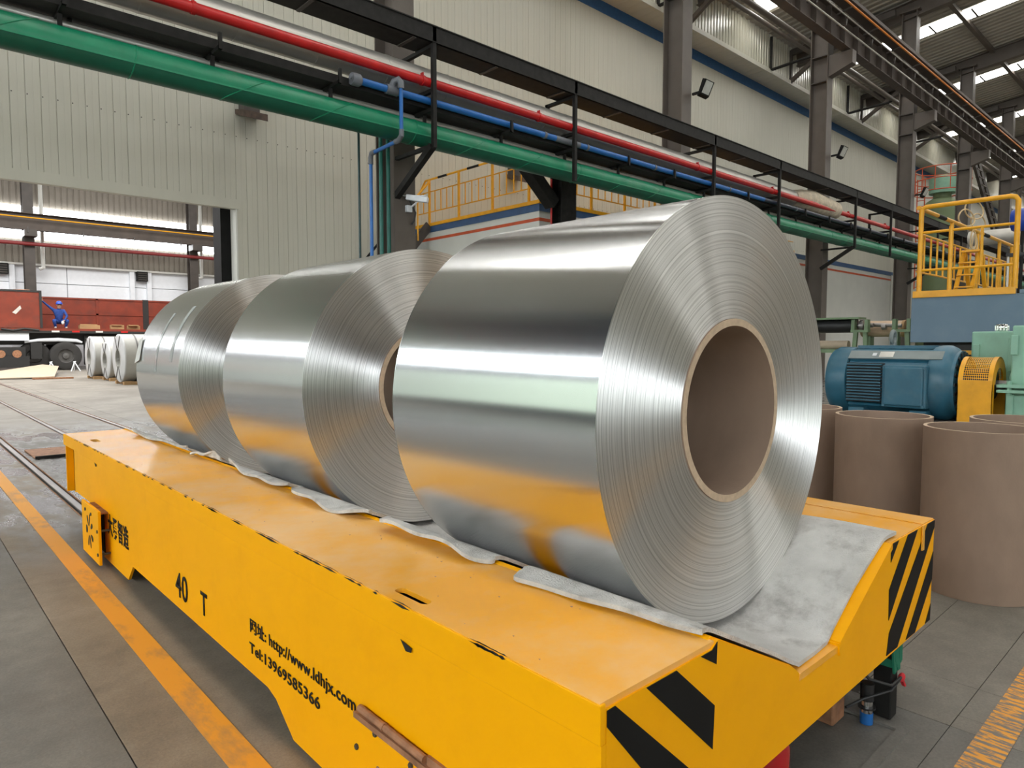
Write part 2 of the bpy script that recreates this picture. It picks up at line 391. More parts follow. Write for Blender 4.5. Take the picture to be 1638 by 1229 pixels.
# ---- main back wall: slab, single cladding sheets, flashings
g = G(); g.box(-9.2, YW+.05, 4.0, 5.47, YW+.2, 14.4).box(5.47, YW+.05, 0, 92, YW+.2, 14.4).box(-9.2, YW+.05, 0, -6, YW+.2, 4.0)
wall = build(g, 'wall_back', M['wall'], kind='structure', smooth=0, origin=(0, YW, 0))
def sheet(x0, pitch, z0, z1, y, dep=.014):
    e = .008; p = pitch
    return [(x0+.001, y+dep*2), (x0+.001, y+dep*.6), (x0+e, y), (x0+p*.48, y), (x0+p*.485, y+.002), (x0+p*.515, y+.002), (x0+p*.52, y), (x0+p-e, y), (x0+p-.001, y+dep*.6), (x0+p-.001, y+dep*2)]
PT = .22
def sheet_piece(x0, z0, z1):
    g = G(); g.prism([(x, y, z0) for x, y in sheet(x0, PT, z0, z1, YW)], (0, 0, z1-z0)); return g
src = {}
n = 0
for k in range(-31, 37):
    x0 = 5.47+PT*k; low = 4.13 if k < 0 else 0.0
    if low not in src:
        src[low] = build(sheet_piece(0, low, 11.56), 'wall_panel', M['wall'], wall, smooth=0)
        o = src[low]; o.location = (x0, 0, 0)
    else: o = piece(src[low], wall, (x0, 0, 0))
g = G()
for k in range(37, 390):
    x0 = 5.47+PT*k; g.prism([(x, y, 0) for x, y in sheet(x0, PT, 0, 11.56, YW)], (0, 0, 11.56))
build(g, 'wall_panel', M['wall'], wall, kind='stuff', smooth=0)
g = G()
for z in (5.42, 8.6):
    for k in range(-31, 120): g.cyl((5.47+PT*(k+.12), YW+.001, z+.0*k), (5.47+PT*(k+.12), YW-.006, z), .011, 6)
build(g, 'panel_screw', M['dark_steel'], wall, kind='stuff', smooth=0)
build(G().box(-8, YW-.012, 11.56, 91, YW+.04, 11.92), 'blue_stripe', M['blue_band'], wall, smooth=0)
g = G(); g.box(-6, YW-.02, 3.96, 5.5, YW+.1, 4.14).box(-6, YW-.035, 3.94, 5.49, YW+.1, 3.985)
build(g, 'trim_1', M['wall'], kind='structure', smooth=0)
g = G(); g.box(5.445, YW-.015, 0, 5.475, YW+.28, 3.98); build(g, 'trim_2', M['white'], kind='structure', smooth=0)
# overhanging upper wall
g = G(); p = []
x = -6.0
while x < 91: p += [(x, 0), (x+.11, 0), (x+.13, .03), (x+.18, .03)]; x += .2
g.prism([(a, 13.55+b, 11.97) for a, b in p]+[(91, 13.62, 11.97), (-6, 13.62, 11.97)], (0, 0, 1.62))
build(g, 'wall_upper', M['wall_gloss'], kind='structure', smooth=0)
g = G(); g.box(-6, 13.45, 11.92, 91, YW+.05, 11.965).box(-6, 13.42, 11.90, 91, 13.46, 12.06)
for i in range(200): g.box(-6+.4*i, 13.46, 11.915, -6+.4*i+.02, YW, 11.925)
build(g, 'trim_3', M['wall'], kind='structure', smooth=0)
# ---- unseen sides of the hall, with the window bands and the doorway its light comes from
XW = -9.0
g = G(); g.box(XW-.2, -22, 5.95, XW, YW, 17).box(XW-.2, -22, 4.0, XW, YW, 5.0).box(XW-.2, -22, 0, XW, YW, .9)
for y in range(-22, 14, 6): g.box(XW-.2, y, .9, XW, y+.35, 6.5)
build(g, 'wall_left', M['slate'], kind='structure', smooth=0)
build(G().box(XW-.12, -22, 5.0, XW-.08, YW, 5.95), 'window_1', M['window'], kind='structure', smooth=0)
build(G().box(XW-.12, -22, .9, XW-.08, YW, 4.0), 'window_4', M['greenglass'], kind='structure', smooth=0)
build(G().box(XW, YW-.03, 0, -6.3, YW+.05, 5.0).box(XW, YW-.03, 5.95, -6.3, YW+.05, 14.2), 'wall_corner', M['slate'], kind='structure', smooth=0)
build(G().box(XW, YW, 5.0, -6.3, YW+.04, 5.95), 'window_5', M['window'], kind='structure', smooth=0)
build(G().box(-9.3, -22.2, 0, 92, -22, 17), 'wall_front', M['wall'], kind='structure', smooth=0)
build(G().box(1.5, -22.0, 0, 7.5, -21.9, 4.6), 'door_1', M['doorlight'], kind='structure', smooth=0)
build(G().box(92, -22, 0, 92.2, YW, 17), 'wall_right', M['wall'], kind='structure', smooth=0)
# ---- ceiling
g = G(); x = -9.2
cols = []
while x < 92: cols += [(x, 0), (x+.19, 0), (x+.23, .05), (x+.31, .05), (x+.35, 0)]; x += .35
def deckstrip(ya, yb, za, zb):
    b = len(g.v)
    for a, h in cols: g.v += [(a, ya, za-h), (a, yb, zb-h)]
    for i in range(len(cols)-1): g.f.append((b+2*i, b+2*i+1, b+2*i+3, b+2*i+2)); g.m.append(0)
deckstrip(13.9, -5, roofz(13.9), roofz(-5)); deckstrip(-5, -22.2, roofz(-5), roofz(-5)-.115*17.2)
ceil = build(g, 'ceiling', M['roof'], kind='structure', smooth=0, origin=(0,0,14))
SKX = [5.98+7.61*k+3.1 for k in range(-1, 11)]
for xk in SKX:
    for (ya, yb) in ((12.9, 4.4), (4.3, -4.6)):
        build(G().prism([(xk-.45, ya, roofz(ya)-.07), (xk+.45, ya, roofz(ya)-.07), (xk+.45, yb, roofz(yb)-.07), (xk-.45, yb, roofz(yb)-.07)], (0,0,.012)), 'skylight_panel', M['skylight'], ceil, smooth=0)
    if round((xk-9.08)/7.61) % 2 == 0 and xk > 0:
        rz = lambda y: roofz(-5)-.115*(-5-y)
        build(G().prism([(xk-.45, -5.4, rz(-5.4)-.07), (xk+.45, -5.4, rz(-5.4)-.07), (xk+.45, -20, rz(-20)-.07), (xk-.45, -20, rz(-20)-.07)], (0,0,.012)), 'skylight_panel', M['skylight'], ceil, smooth=0)
    y = 12.2; g = G()
    while y > 1:
        g.box(xk-.47, y, roofz(y)-.11, xk+.47, y+.07, roofz(y)-.085); y -= 1.45
    build(g, 'skylight_bar', M['dark_steel'], ceil, smooth=0)
    xm = xk-3.1+3.8*0
for xk in COLX:
    for ya, yb in ((13.5, 8.9), (8.9, -5), (-5, -21.5)):
        za = roofz(ya) if ya > -5.1 else roofz(-5); zb = roofz(yb) if yb > -5.1 else roofz(-5)-.115*16.5
        g = G(); g.hbeam((xk, ya, za-.42), (xk, yb, zb-.42), .28, .62, .02); build(g, 'rafter', M['grey_steel'], ceil, smooth=0)
for y in (8.25, 2.5, 11.9):
    g = G(); g.box(-10, y-.08, roofz(y)-.22, 90, y+.08, roofz(y)-.06); build(g, 'purlin', M['grey_steel'], ceil, smooth=0)

# ---- far hall behind the opening
g = G(); g.box(-14, 40.6, 0, 40, 40.8, 13); fw = build(g, 'wall_far', M['far_sheet'], kind='structure', smooth=0)
g = G(); x = -2
while x < 20:
    for z0, z1 in ((4.96, 6.22), (6.7, 7.42), (7.78, 12.5)): g.prism([(x, 40.6, z0), (x+.02, 40.56, z0), (x+.20, 40.56, z0), (x+.22, 40.6, z0)], (0, 0, z1-z0))
    x += .26
build(g, 'ribbed_sheet', M['far_sheet'], fw, kind='stuff', smooth=0)
build(G().box(-6, 40.44, 6.24, 22, 40.5, 6.70), 'window_2', M['farwin'], kind='structure', smooth=0)
build(G().box(-6, 40.44, 7.42, 22, 40.5, 7.78), 'window_3', M['farwin'], kind='structure', smooth=0)
x = -2.0
for i in range(8):
    for z0, z1 in ((0, 1.9), (1.92, 4.09), (4.12, 4.95)):
        build(G().box(x+.01, 40.35, z0, x+2.95, 40.5, z1), 'white_panel', M['white_far'], fw, smooth=0)
    x += 2.97
for x in (4.65, 9.80, 10.62): build(G().box(x-.11, 40.15, 0, x+.11, 40.4, 4.95), 'white_post', M['white_far'], fw, smooth=0)
build(G().box(-6, 40.1, 4.93, 22, 40.5, 5.02), 'ledge', M['white'], fw, smooth=0)
build(G().box(-14, 14.6, 12.0, 40, 40.8, 12.2), 'trim_5', M['roof'], kind='structure', smooth=0)
build(G().box(-14.2, 14.6, 0, -14, 40.8, 12.2), 'wall_far_left', M['white_far'], kind='structure', smooth=0)
build(G().box(40, 14.6, 0, 40.2, 40.8, 12.2), 'wall_far_right', M['far_sheet'], kind='structure', smooth=0)

# ================================================================ STEEL COLUMNS, CRANE GIRDER, PIPE RACK
names = ['first from the left, behind the blue and green drop pipes', 'second from the left, carrying a floodlight high up', 'third from the left, rising behind the big coil',
 'fourth from the left, behind the yellow railing end', 'fifth from the left, next to the green tank', 'sixth from the left', 'seventh from the left', 'eighth from the left, almost at the far end']
for i, xk in enumerate(COLX):
    t = thing('steel_column', 'dark grey steel H-column in the row by the cream wall, '+names[i], 'column', (xk, 9.16, 0), 'columns along the cream wall')
    g = G(); g.hbeam((xk, 9.16, .02), (xk, 9.16, 13.5), .38, .52, .025, up=(0,1,0)); build(g, 'shaft', M['grey_steel'], t, smooth=0)
    build(G().box(xk-.3, 8.75, 0, xk+.3, 9.55, .03), 'base_plate', M['grey_steel'], t, smooth=0)
    g = G(); g.prism([(xk-.14, 8.9, 9.12), (xk-.14, 8.22, 9.35), (xk-.14, 8.22, 9.73), (xk-.14, 8.9, 9.73)], (.28, 0, 0)); build(g, 'corbel', M['grey_steel'], t, smooth=0)
    g = G()
    for z in (9.0, 9.75, 10.6): g.box(xk-.185, 8.93, z, xk+.185, 9.4, z+.03)
    build(g, 'stiffener', M['dark_steel'], t, smooth=0)
    build(G().box(xk-.25, 8.8, 13.5, xk+.25, 9.5, 13.56), 'cap_plate', M['grey_steel'], t, smooth=0)
# crane runway
t = thing('crane_girder', 'long dark steel crane runway girder with an orange conductor bar, high on the columns', 'crane beam', (40, 8.45, 9.75))
g = G(); g.hbeam((2, 8.45, 10.19), (88, 8.45, 10.19), .27, .81, .03); build(g, 'girder', M['girder'], t, smooth=0)
st = None
for k in range(78):
    x = 14+.95*k
    if st is None: st = build(G().box(x, 8.28, 9.78, x+.014, 8.44, 10.56), 'stiffener_plate', M['girder'], t, smooth=0)
    else: piece(st, t, (.95*k, 0, 0))
build(G().box(2, 7.9, 10.66, 88, 8.3, 10.76), 'crane_rail', M['girder'], t, smooth=0)
build(G().cyl((2, 7.9, 10.53), (88, 7.9, 10.53), .028, 8), 'conductor_bar', M['orange_bar'], t)
build(G().cyl((2, 8.05, 10.30), (88, 8.05, 10.30), .018, 8), 'guard_wire', M['silver'], t)
build(G().cyl((2, 8.05, 9.92), (88, 8.05, 9.92), .022, 8), 'guard_wire', M['silver'], t)
build(G().cyl((2, 8.2, 11.0), (88, 8.2, 11.0), .012, 6), 'guard_wire', M['dark_steel'], t)
st = None
for k in range(38):
    x = 14.4+1.9*k
    if st is None:
        st = build(G().bar((x, 8.3, 10.40), (x, 7.9, 10.48), .05, .04), 'insulator_arm', M['dark_steel'], t, smooth=0)
        s2 = build(G().bar((x, 8.3, 10.12), (x, 8.03, 10.06), .05, .04).bar((x, 8.05, 10.03), (x, 8.03, 10.2), .05, .04), 'hook_arm', M['dark_steel'], t, smooth=0)
        s3 = build(G().bar((x, 8.2, 10.7), (x, 8.2, 11.02), .03, .03), 'wire_post', M['dark_steel'], t, smooth=0)
    else: piece(st, t, (1.9*k, 0, 0)); piece(s2, t, (1.9*k, 0, 0)); piece(s3, t, (1.9*k, 0, 0))
# eaves brackets behind the columns
b0 = None; nm = ['over the second column', 'just left of the third column', 'left of the fourth column', 'left of the fifth column', 'beside the green tank']
for i, xk in enumerate(COLX[1:6]):
    x = xk-.6
    if b0 is None:
        b0 = thing('eaves_bracket', 'triangular dark steel bracket under the eaves, '+nm[0], 'bracket', (x, 13.5, 11.9), 'eaves brackets at the upper wall')
        g = G(); g.bar((x, 13.46, 11.95), (x, 13.46, 13.3), .1, .1); build(g, 'post', M['dark_steel'], b0, smooth=0)
        g = G(); g.bar((x, 13.44, 12.05), (x, 11.2, 13.45), .14, .14); build(g, 'diagonal', M['grey_steel'], b0, smooth=0)
        g = G(); g.bar((x, 13.44, 13.2), (x, 9.5, 13.45), .16, .22); build(g, 'tie_beam', M['dark_steel'], b0, smooth=0)
    else: dup(b0, (7.61*i, 0, 0), 'triangular dark steel bracket under the eaves, '+nm[i])
t = thing('drain_pipe', 'long dark roof drain pipe hung under the eaves with drop branches', 'pipe', (40, 11.5, 12.2))
build(G().cyl((8, 11.5, 12.2), (80, 11.5, 12.2), .10, 14), 'main_pipe', M['grey_steel'], t)
for x in (18.8, 26.4, 34.0, 41.6):
    build(G().tube([(x, 11.5, 12.12), (x, 11.6, 12.08), (x, 13.36, 12.02), (x, 13.42, 12.06), (x, 13.42, 13.3)], .055, 10), 'branch', M['black_steel'], t)
build(G().cyl((19, 12.6, 12.9), (80, 12.6, 12.9), .08, 14), 'upper_pipe', M['grey_steel'], t)

# ---- pipe rack
YH = 7.95
def bracket(x, label, col):
    t = thing('pipe_support', label, 'pipe support', (x, YH, 3.95), 'pipe supports of the overhead rack')
    build(G().box(x-.03, YH-.03, 3.95, x+.03, YH+.03, 5.62), 'hanger', M['black_steel'], t, smooth=0)
    yb = 8.92 if col else 8.62
    for z in (3.955, 4.46, 4.72, 5.33) if col else (4.46, 4.72, 5.33):
        build(G().box(x-.03, YH+.02, z, x+.03, yb, z+.05), 'arm', M['black_steel'], t, smooth=0)
    if col: build(G().bar((x, YH+.04, 3.98), (x, 8.92, 3.42), .09, .09), 'knee_brace', M['black_steel'], t, smooth=0)
    else: build(G().box(x-.03, 8.57, 4.46, x+.03, 8.63, 5.38), 'rear_hanger', M['black_steel'], t, smooth=0)
lab = ['black hanger with knee brace on the first column, in front of the blue drop pipe', 'black hanger between the first and second columns', 'black hanger with brace at the second column', 'black hanger between the second and third columns, above the big coil',
 'black hanger with knee brace at the third column', 'black hanger between the third and fourth columns', 'black hanger with brace at the fourth column, by the yellow railing', 'black hanger beyond the fourth column']
for i, x in enumerate((5.84, 8.79, 13.22, 16.2, 20.93, 23.8, 28.6, 31.6)): bracket(x, lab[i], i % 2 == 0)
t = thing('cable_tray', 'black steel walkway-like cable tray along the top of the pipe rack', 'cable tray', (20, 8.15, 5.39))
g = G(); g.box(-9, YH-.03, 5.385, 60, YH-.015, 5.61).box(-9, YH-.015, 5.385, 60, 8.36, 5.40).box(-9, 8.345, 5.40, 60, 8.36, 5.60)
g.box(-9, YH-.045, 5.60, 60, YH+.03, 5.615).box(-9, YH-.04, 5.385, 60, YH, 5.40); build(g, 'trough', M['black_steel'], t, smooth=0)
for k in range(40): build(G().box(-8+1.5*k, YH, 5.37, -8+1.5*k+.05, 8.35, 5.385), 'rung', M['dark_steel'], t, smooth=0) if k else None
t = thing('cable_bundle', 'black cable trough between the blue pipe and the green pipe', 'cable tray', (20, 8.3, 4.5))
g = G(); g.box(-9, 8.10, 4.52, 60, 8.5, 4.535).box(-9, 8.10, 4.535, 60, 8.115, 4.63).box(-9, 8.485, 4.535, 60, 8.5, 4.63); build(g, 'trough', M['black_steel'], t, smooth=0)
for k, y in enumerate((8.15, 8.2, 8.26, 8.31, 8.37, 8.43)): build(G().cyl((-9, y, 4.575+.02*(k % 2)), (60, y, 4.575+.02*(k % 2)), .03, 8), 'cable', M['rubber'], t)
# green pipe
t = thing('green_pipe', 'fat dark green wrapped pipe, lowest and thickest of the overhead rack', 'pipe', (20, 8.25, 4.03))
build(G().cyl((-9, 8.25, 4.195), (62, 8.25, 4.195), .172, 40), 'pipe_body', M['green'], t)
x = -8.4; k = 0
while x < 30:
    sl = .6 if k % 3 else .06
    pts = [(x+sl*math.cos(2*PI*a/28)*.5, 8.25+.1735*math.sin(2*PI*a/28), 4.195+.1735*math.cos(2*PI*a/28)) for a in range(28)]
    build(G().tube(pts, .007, 6, closed=True), 'wrap_seam', M['green'], t); x += 1.12+.1*(k % 2); k += 1
build(G().bar((-9, 8.25-.1655, 4.14), (62, 8.25-.1655, 4.14), .01, .02), 'lap_seam', M['green'], t, smooth=0)
g = G(); prf = [(8.25+.1738*math.cos(math.radians(a)), 4.195+.1738*math.sin(math.radians(a))) for a in range(199, 342, 11)]  # added sheet below the lap seam, underside shade put into its colour
g.add([(x, y, z) for y, z in prf for x in (-9, 62)], [(2*k, 2*k+1, 2*k+3, 2*k+2) for k in range(len(prf)-1)]); build(g, 'underside_shade', M['green_shade'], t, 'darker green sheet for the shaded underside')
g = G(); k = 0
st = None
for k in range(22):
    x = 1.43+1.48*k
    g = G(); g.box(x-.02, 8.2, 4.36, x+.02, 8.24, 4.525).box(x+.1, 8.4, 4.3, x+.14, 8.44, 4.525).bar((x, 7.955, 4.50), (x, 8.5, 4.50), .04, .04).box(x-.02, 7.95, 4.48, x+.02, 7.985, 4.66)
    build(g, 'saddle_stand', M['black_steel'], t, smooth=0)
# silver pipes
t = thing('silver_pipe', 'thick silver aluminium-clad pipe behind the red pipe, under the black tray', 'pipe', (5, 8.32, 4.77))
build(G().cyl((-9, 8.32, 4.97), (19.0, 8.32, 4.97), .20, 36), 'pipe_body', M['silver'], t)
x = -8.0
while x < 19: build(G().lathe([(.2, -.03), (.2035, -.03), (.2045, 0), (.2035, .03), (.2, .03)], (x, 8.32, 4.97), (1, 0, 0), 36), 'sleeve_joint', M['silver'], t); x += 1.02
g = G(); g.tube([(17.6, 8.3, 4.97), (18.0, 8.28, 4.98), (18.6, 8.25, 5.0), (19.4, 8.22, 4.95), (20.0, 8.2, 4.93), (20.35, 8.2, 4.9)], [.2, .26, .29, .27, .25, .10], 18)
build(g, 'cloth_wrapping', M['cloth_wrap'], t, 'bulging tan cloth wrapping')
t = thing('thin_silver_pipe', 'thin silver pipe tucked between the black cables and the green pipe', 'pipe', (20, 8.4, 4.43))
build(G().cyl((-9, 8.42, 4.46), (60, 8.42, 4.46), .045, 14), 'pipe_body', M['silver'], t)
t = thing('red_pipe', 'bright red pipe running along the front of the silver pipe', 'pipe', (20, 8.02, 4.8))
build(G().cyl((-9, 8.03, 4.865), (60, 8.03, 4.865), .062, 20), 'pipe_body', M['red'], t)
for x in (2.65, 5.7, 8.0, 12.7, 16.0, 20.6, 23.5): build(G().lathe([(.062, -.02), (.072, -.02), (.072, .02), (.062, .02)], (x, 8.03, 4.865), (1, 0, 0), 20).box(x-.008, 8.0, 4.925, x+.008, 8.06, 4.97), 'clamp', M['red'], t)
t = thing('blue_pipe', 'bright blue plastic pipe with grey fittings and a drop branch at the first column', 'pipe', (10, 8.04, 4.56))
build(G().cyl((4.72, 8.04, 4.61), (15.6, 8.04, 4.61), .048, 18), 'pipe_body', M['blue'], t)
build(G().cyl((15.6, 8.04, 4.61), (60, 8.04, 4.61), .048, 18), 'dark_section', M['navy'], t, label='dark navy end section')
build(G().lathe([(.01, -.09), (.075, -.09), (.082, -.06), (.082, .02), (.06, .05), (.05, .05)], (4.68, 8.04, 4.61), (1,0,0), 18), 'end_cap', M['fitting'], t)
g = G(); g.lathe([(.05, -.09), (.065, -.09), (.065, .09), (.05, .09)], (5.2, 8.04, 4.61), (1,0,0), 18).tube([(5.2, 8.04, 4.64), (5.22, 8.0, 4.72), (5.25, 7.95, 4.74), (5.28, 7.93, 4.70), (5.28, 7.93, 4.62)], .045, 12)
build(g, 'tee_fitting', M['fitting'], t)
build(G().cyl((5.28, 7.93, 4.66), (5.28, 7.93, 4.07), .026, 14), 'drop_pipe', M['blue'], t)
build(G().tube([(5.28, 7.93, 4.08), (5.28, 7.93, 4.0), (5.28, 8.0, 3.95), (5.28, 8.08, 3.95)], .036, 12), 'elbow', M['fitting'], t)
build(G().cyl((5.28, 8.05, 3.95), (5.34, 8.75, 3.95), .026, 14), 'cross_pipe', M['blue'], t)
build(G().tube([(5.34, 8.70, 3.95), (5.34, 8.80, 3.95), (5.35, 8.84, 3.90), (5.35, 8.84, 3.80)], .036, 12), 'elbow', M['fitting'], t)
build(G().cyl((5.35, 8.84, 3.84), (5.35, 8.84, 0), .026, 14), 'down_pipe', M['blue'], t)
for x in (8.15, 9.2, 11.2, 14.0, 17.3): build(G().lathe([(.048, -.025), (.058, -.025), (.058, .025), (.048, .025)], (x, 8.04, 4.61), (1,0,0), 16), 'clamp', M['fitting'], t)
build(G().cyl((8.4, 8.04, 4.61), (9.0, 8.04, 4.61), .052, 16), 'repair_sleeve', M['fitting'], t)
for n_, x, y, r, m_, lb in (('down_pipe', 5.20, 8.92, .018, 'green_dark', 'thin dark green drop pipe, left of the blue drop pipe'), ('down_pipe', 5.60, 8.97, .03, 'green2', 'green drop pipe on the first column, the left one of two'), ('down_pipe', 5.74, 8.99, .03, 'green2', 'green drop pipe on the first column, the right one of two')):
    build(G().tube([(x, y, .035), (x, y, 4.3)], r, 12), n_, M[m_], None, lb, 'pipe')
build(G().cyl((9.62, 9.3, 0), (9.62, 9.3, 4.35), .02, 10), 'down_pipe', M['red'], None, 'thin dark red drop pipe in front of the white control room', 'pipe')
build(G().cyl((6.9, 8.75, 5.34), (8.6, 8.6, 4.6), .02, 8), 'brace_rod', M['red'], None, 'thin slanting red rod behind the silver pipe', 'rod')
t = thing('rack_post', 'short black steel post under the pipe rack in front of the control room', 'post', (9.85, 9.2, 0))
g = G(); g.hbeam((9.85, 9.2, 0), (9.85, 9.2, 4.62), .42, .3, .02, up=(0,1,0)); build(g, 'post', M['black_steel'], t, smooth=0)
g = G(); g.bar((8.9, 9.25, 4.46), (9.60, 9.25, 3.86), .24, .22); build(g, 'slanted_brace', M['black_steel'], t, smooth=0)
build(G().box(9.6, 8.55, 4.62, 10.1, 9.4, 4.65), 'cap_plate', M['black_steel'], t, smooth=0)

# ---- control room with railings
RX, RY = 9.79, 9.8
t = thing('control_room', 'white flat-roofed control room with blue and red stripes and yellow roof railing', 'cabin', (18, 12, 0))
g = G(); g.box(RX, RY, 0, 29.7, 14.1, 3.86); build(g, 'wall', M['white'], t, smooth=0)
g = G(); g.box(RX-.015, RY-.015, 3.84, 29.7, 14.1, 3.985); build(g, 'blue_fascia', M['stripe_blue'], t, smooth=0)
g = G(); g.box(RX-.006, RY-.006, 3.645, 29.7, 14.1, 3.708); build(g, 'red_stripe', M['stripe_red'], t, smooth=0)
g = G(); g.box(RX-.03, RY-.03, 3.985, 21, 14.12, 4.06); build(g, 'kick_plate', M['rail_yellow'], t, smooth=0)
build(G().box(29.5, RY-.03, 0, 29.75, RY+.02, 3.86), 'corner_trim', M['white'], t, smooth=0)
for x, z in ((22.5, 1.75), (26.5, 1.62)): build(G().box(x, RY-.25, z, x+1.3, RY, z+.07), 'ledge', M['rust'], t, smooth=0)
pp = None; bb = None
posts = [(RX+.02, y) for y in (13.56, 12.42, 11.25, 10.12)]+[(RX+.45+1.16*k, RY+.02) for k in range(9)]
for x, y in posts:
    if pp is None: pp = build(G().box(x-.022, y-.022, 4.06, x+.022, y+.022, 5.1), 'railing_post', M['rail_yellow'], t, smooth=0); p0 = (x, y)
    else: piece(pp, t, (x-p0[0], y-p0[1], 0))
g = G(); g.tube([(RX+.02, 14.0, 4.80), (RX+.02, 13.72, 5.1), (RX+.02, RY+.02, 5.1), (21, RY+.02, 5.1)], .024, 10); build(g, 'top_rail', M['rail_yellow'], t)
for z in (4.81, 4.33):
    g = G(); g.box(RX+.008, RY+.01, z-.01, RX+.032, 14.05, z+.01).box(RX+.01, RY+.008, z-.01, 21, RY+.032, z+.01); build(g, 'mid_rail', M['rail_yellow'], t, smooth=0)
for i in range(len(posts)-1):
    (xa, ya), (xb, yb) = posts[i], posts[i+1]
    if i == 3: continue
    for k in range(1, 5):
        x, y = xa+(xb-xa)*k/5, ya+(yb-ya)*k/5
        if bb is None: bb = build(G().box(x-.009, y-.009, 4.33, x+.009, y+.009, 4.81), 'baluster', M['rail_yellow'], t, smooth=0); q0 = (x, y)
        else: piece(bb, t, (x-q0[0], y-q0[1], 0))
for y in (13.8,): piece(bb, t, (RX+.02-q0[0], y-q0[1], 0))
for ya, yb in ((13.2, 12.85), (12.1, 11.7)): build(G().cyl((RX+.02, ya, 5.1), (RX+.02, yb, 5.1), .027, 10), 'black_band', M['black_paint'], t)
# stair beside the room
t = thing('steel_stair', 'steel stair with a yellow and black handrail, behind the first column', 'stair', (8, 13.9, 0))
for y in (13.5, 14.15): build(G().bar((9.75, y, 4.0), (6.2, y, .05), .05, .22), 'stringer', M['dark_steel'], t, smooth=0)
st = None
for k in range(1, 15):
    x, z = 9.75-3.55*k/15, 4.0-3.95*k/15
    build(G().box(x-.12, 13.5, z, x+.12, 14.15, z+.03), 'tread', M['dark_steel'], t, smooth=0)
for i in range(8):
    a, b_ = i/8, (i+1)/8
    build(G().cyl((9.76-3.5*a, 13.48, 5.05-3.95*a), (9.76-3.5*b_, 13.48, 5.05-3.95*b_), .027, 10), 'handrail', M['rail_yellow'] if i % 2 == 0 else M['black_paint'], t)
for a in (.1, .4, .7, .97): build(G().cyl((9.76-3.5*a, 13.48, 4.0-3.95*a), (9.76-3.5*a, 13.48, 5.05-3.95*a), .02, 8), 'handrail_post', M['rail_yellow'], t)

# ---- lamps and camera on the wall and columns
def wall_lamp(x, z, label):
    t = thing('wall_lamp', label, 'lamp', (x, YW, z), 'rusty lamps on the cream wall')
    build(G().box(x-.16, YW-.30, z-.02, x+.16, YW, z+.34), 'bracket', M['dark_steel'], t, smooth=0)
    build(G().prism([(x-.24, YW-.5, z-.18), (x-.24, YW-.02, z-.02), (x-.24, YW-.02, z+.08), (x-.24, YW-.5, z-.04)], (.48,0,0)), 'lamp_head', M['dark_rust'], t, smooth=0)
wall_lamp(5.72, 5.88, 'rusty lamp box on the cream wall, left of the first column')
wall_lamp(13.2, 5.80, 'rusty lamp box on the cream wall, seen through the roof railing')
def flood(x, z, label):
    t = thing('floodlight', label, 'floodlight', (x, 8.8, z), 'floodlights on the columns')
    build(G().bar((x-.02, 8.9, z-.06), (x-.02, 8.68, z-.06), .05, .05), 'arm', M['black_steel'], t, smooth=0)
    build(G().prism([(x-.12, 8.72, z-.16), (x-.12, 8.64, z-.13), (x-.12, 8.5, z+.16), (x-.12, 8.58, z+.19)], (.36,0,0)), 'housing', M['black_paint'], t, smooth=0)
    build(G().prism([(x-.08, 8.628, z-.10), (x-.08, 8.624, z-.10), (x-.08, 8.503, z+.14), (x-.08, 8.507, z+.14)], (.28,0,0)), 'glass', M['lampglass'], t, smooth=0)
flood(13.85, 6.92, 'black floodlight on the second column'); flood(21.45, 6.92, 'black floodlight on the third column'); flood(29.1, 6.85, 'black floodlight on the fourth column')
t = thing('security_camera', 'white bullet security camera on the first column', 'camera', (6.08, 8.75, 3.3))
build(G().bar((5.98, 8.86, 3.42), (6.18, 8.58, 3.36), .085, .085), 'housing', M['cctv'], t, bevel=.012)
build(G().bar((5.96, 8.90, 3.44), (6.17, 8.60, 3.42), .10, .012), 'sun_shield', M['cctv'], t, smooth=0)
build(G().box(5.98, 8.84, 3.20, 6.07, 8.90, 3.30).cyl((6.05, 8.83, 3.28), (6.1, 8.72, 3.36), .014, 8), 'mount', M['cctv'], t)
build(G().tube([(6.02, 8.86, 3.40), (6.07, 8.84, 3.3), (6.13, 8.84, 3.2), (6.12, 8.86, 3.08), (6.08, 8.88, 3.02)], .014, 8), 'cable', M['rubber'], t)
#PART3

# ================================================================ THE YELLOW TRANSFER CART
Y0, Y1, XL, XR = .706, 5.28, .85, 2.607
cart = thing('transfer_cart', 'long yellow rail transfer cart with a V-shaped bed carrying three metal coils', 'cart', (1.73, 3, 0))
def slotted(x0, x1, y0, y1, z0, z1, slots):
    out = [(x0,y0),(x1,y0),(x1,y1),(x0,y1)]; poly = [out[0], out[1], out[2], out[3]]
    for sx0, sx1, sy0, sy1 in slots:
        r = (sx1-sx0)/2; cx = (sx0+sx1)/2; hole = []
        for k in range(9): a = PI+PI*k/8; hole.append((cx+r*math.cos(a), sy0+r+r*math.sin(a)))
        for k in range(9): a = PI*k/8; hole.append((cx+r*math.cos(a), sy1-r+r*math.sin(a)))
        hole.reverse()
        i = min(range(len(hole)), key=lambda q: (hole[q][0]-x0)**2+(hole[q][1]-sy0)**2*.01)
        h = hole[i:]+hole[:i]+[hole[i]]
        poly = poly+[(x0, h[0][1])]+h+[(x0, h[0][1])]
    g = G(); g.prism([(x, y, z0) for x, y in poly], (0, 0, z1-z0)); return g
build(slotted(XL, 1.205, Y0, Y1, .588, .600, [(.910, .950, 4.70, 4.83), (.884, .912, 1.255, 1.385)]), 'deck_plate', M['deck'], cart, smooth=0)
build(G().box(.87, 1.2, .45, .93, 1.45, .46).box(.89, 4.6, .45, .97, 4.9, .46), 'slot_bottom', M['hole'], cart, smooth=0)
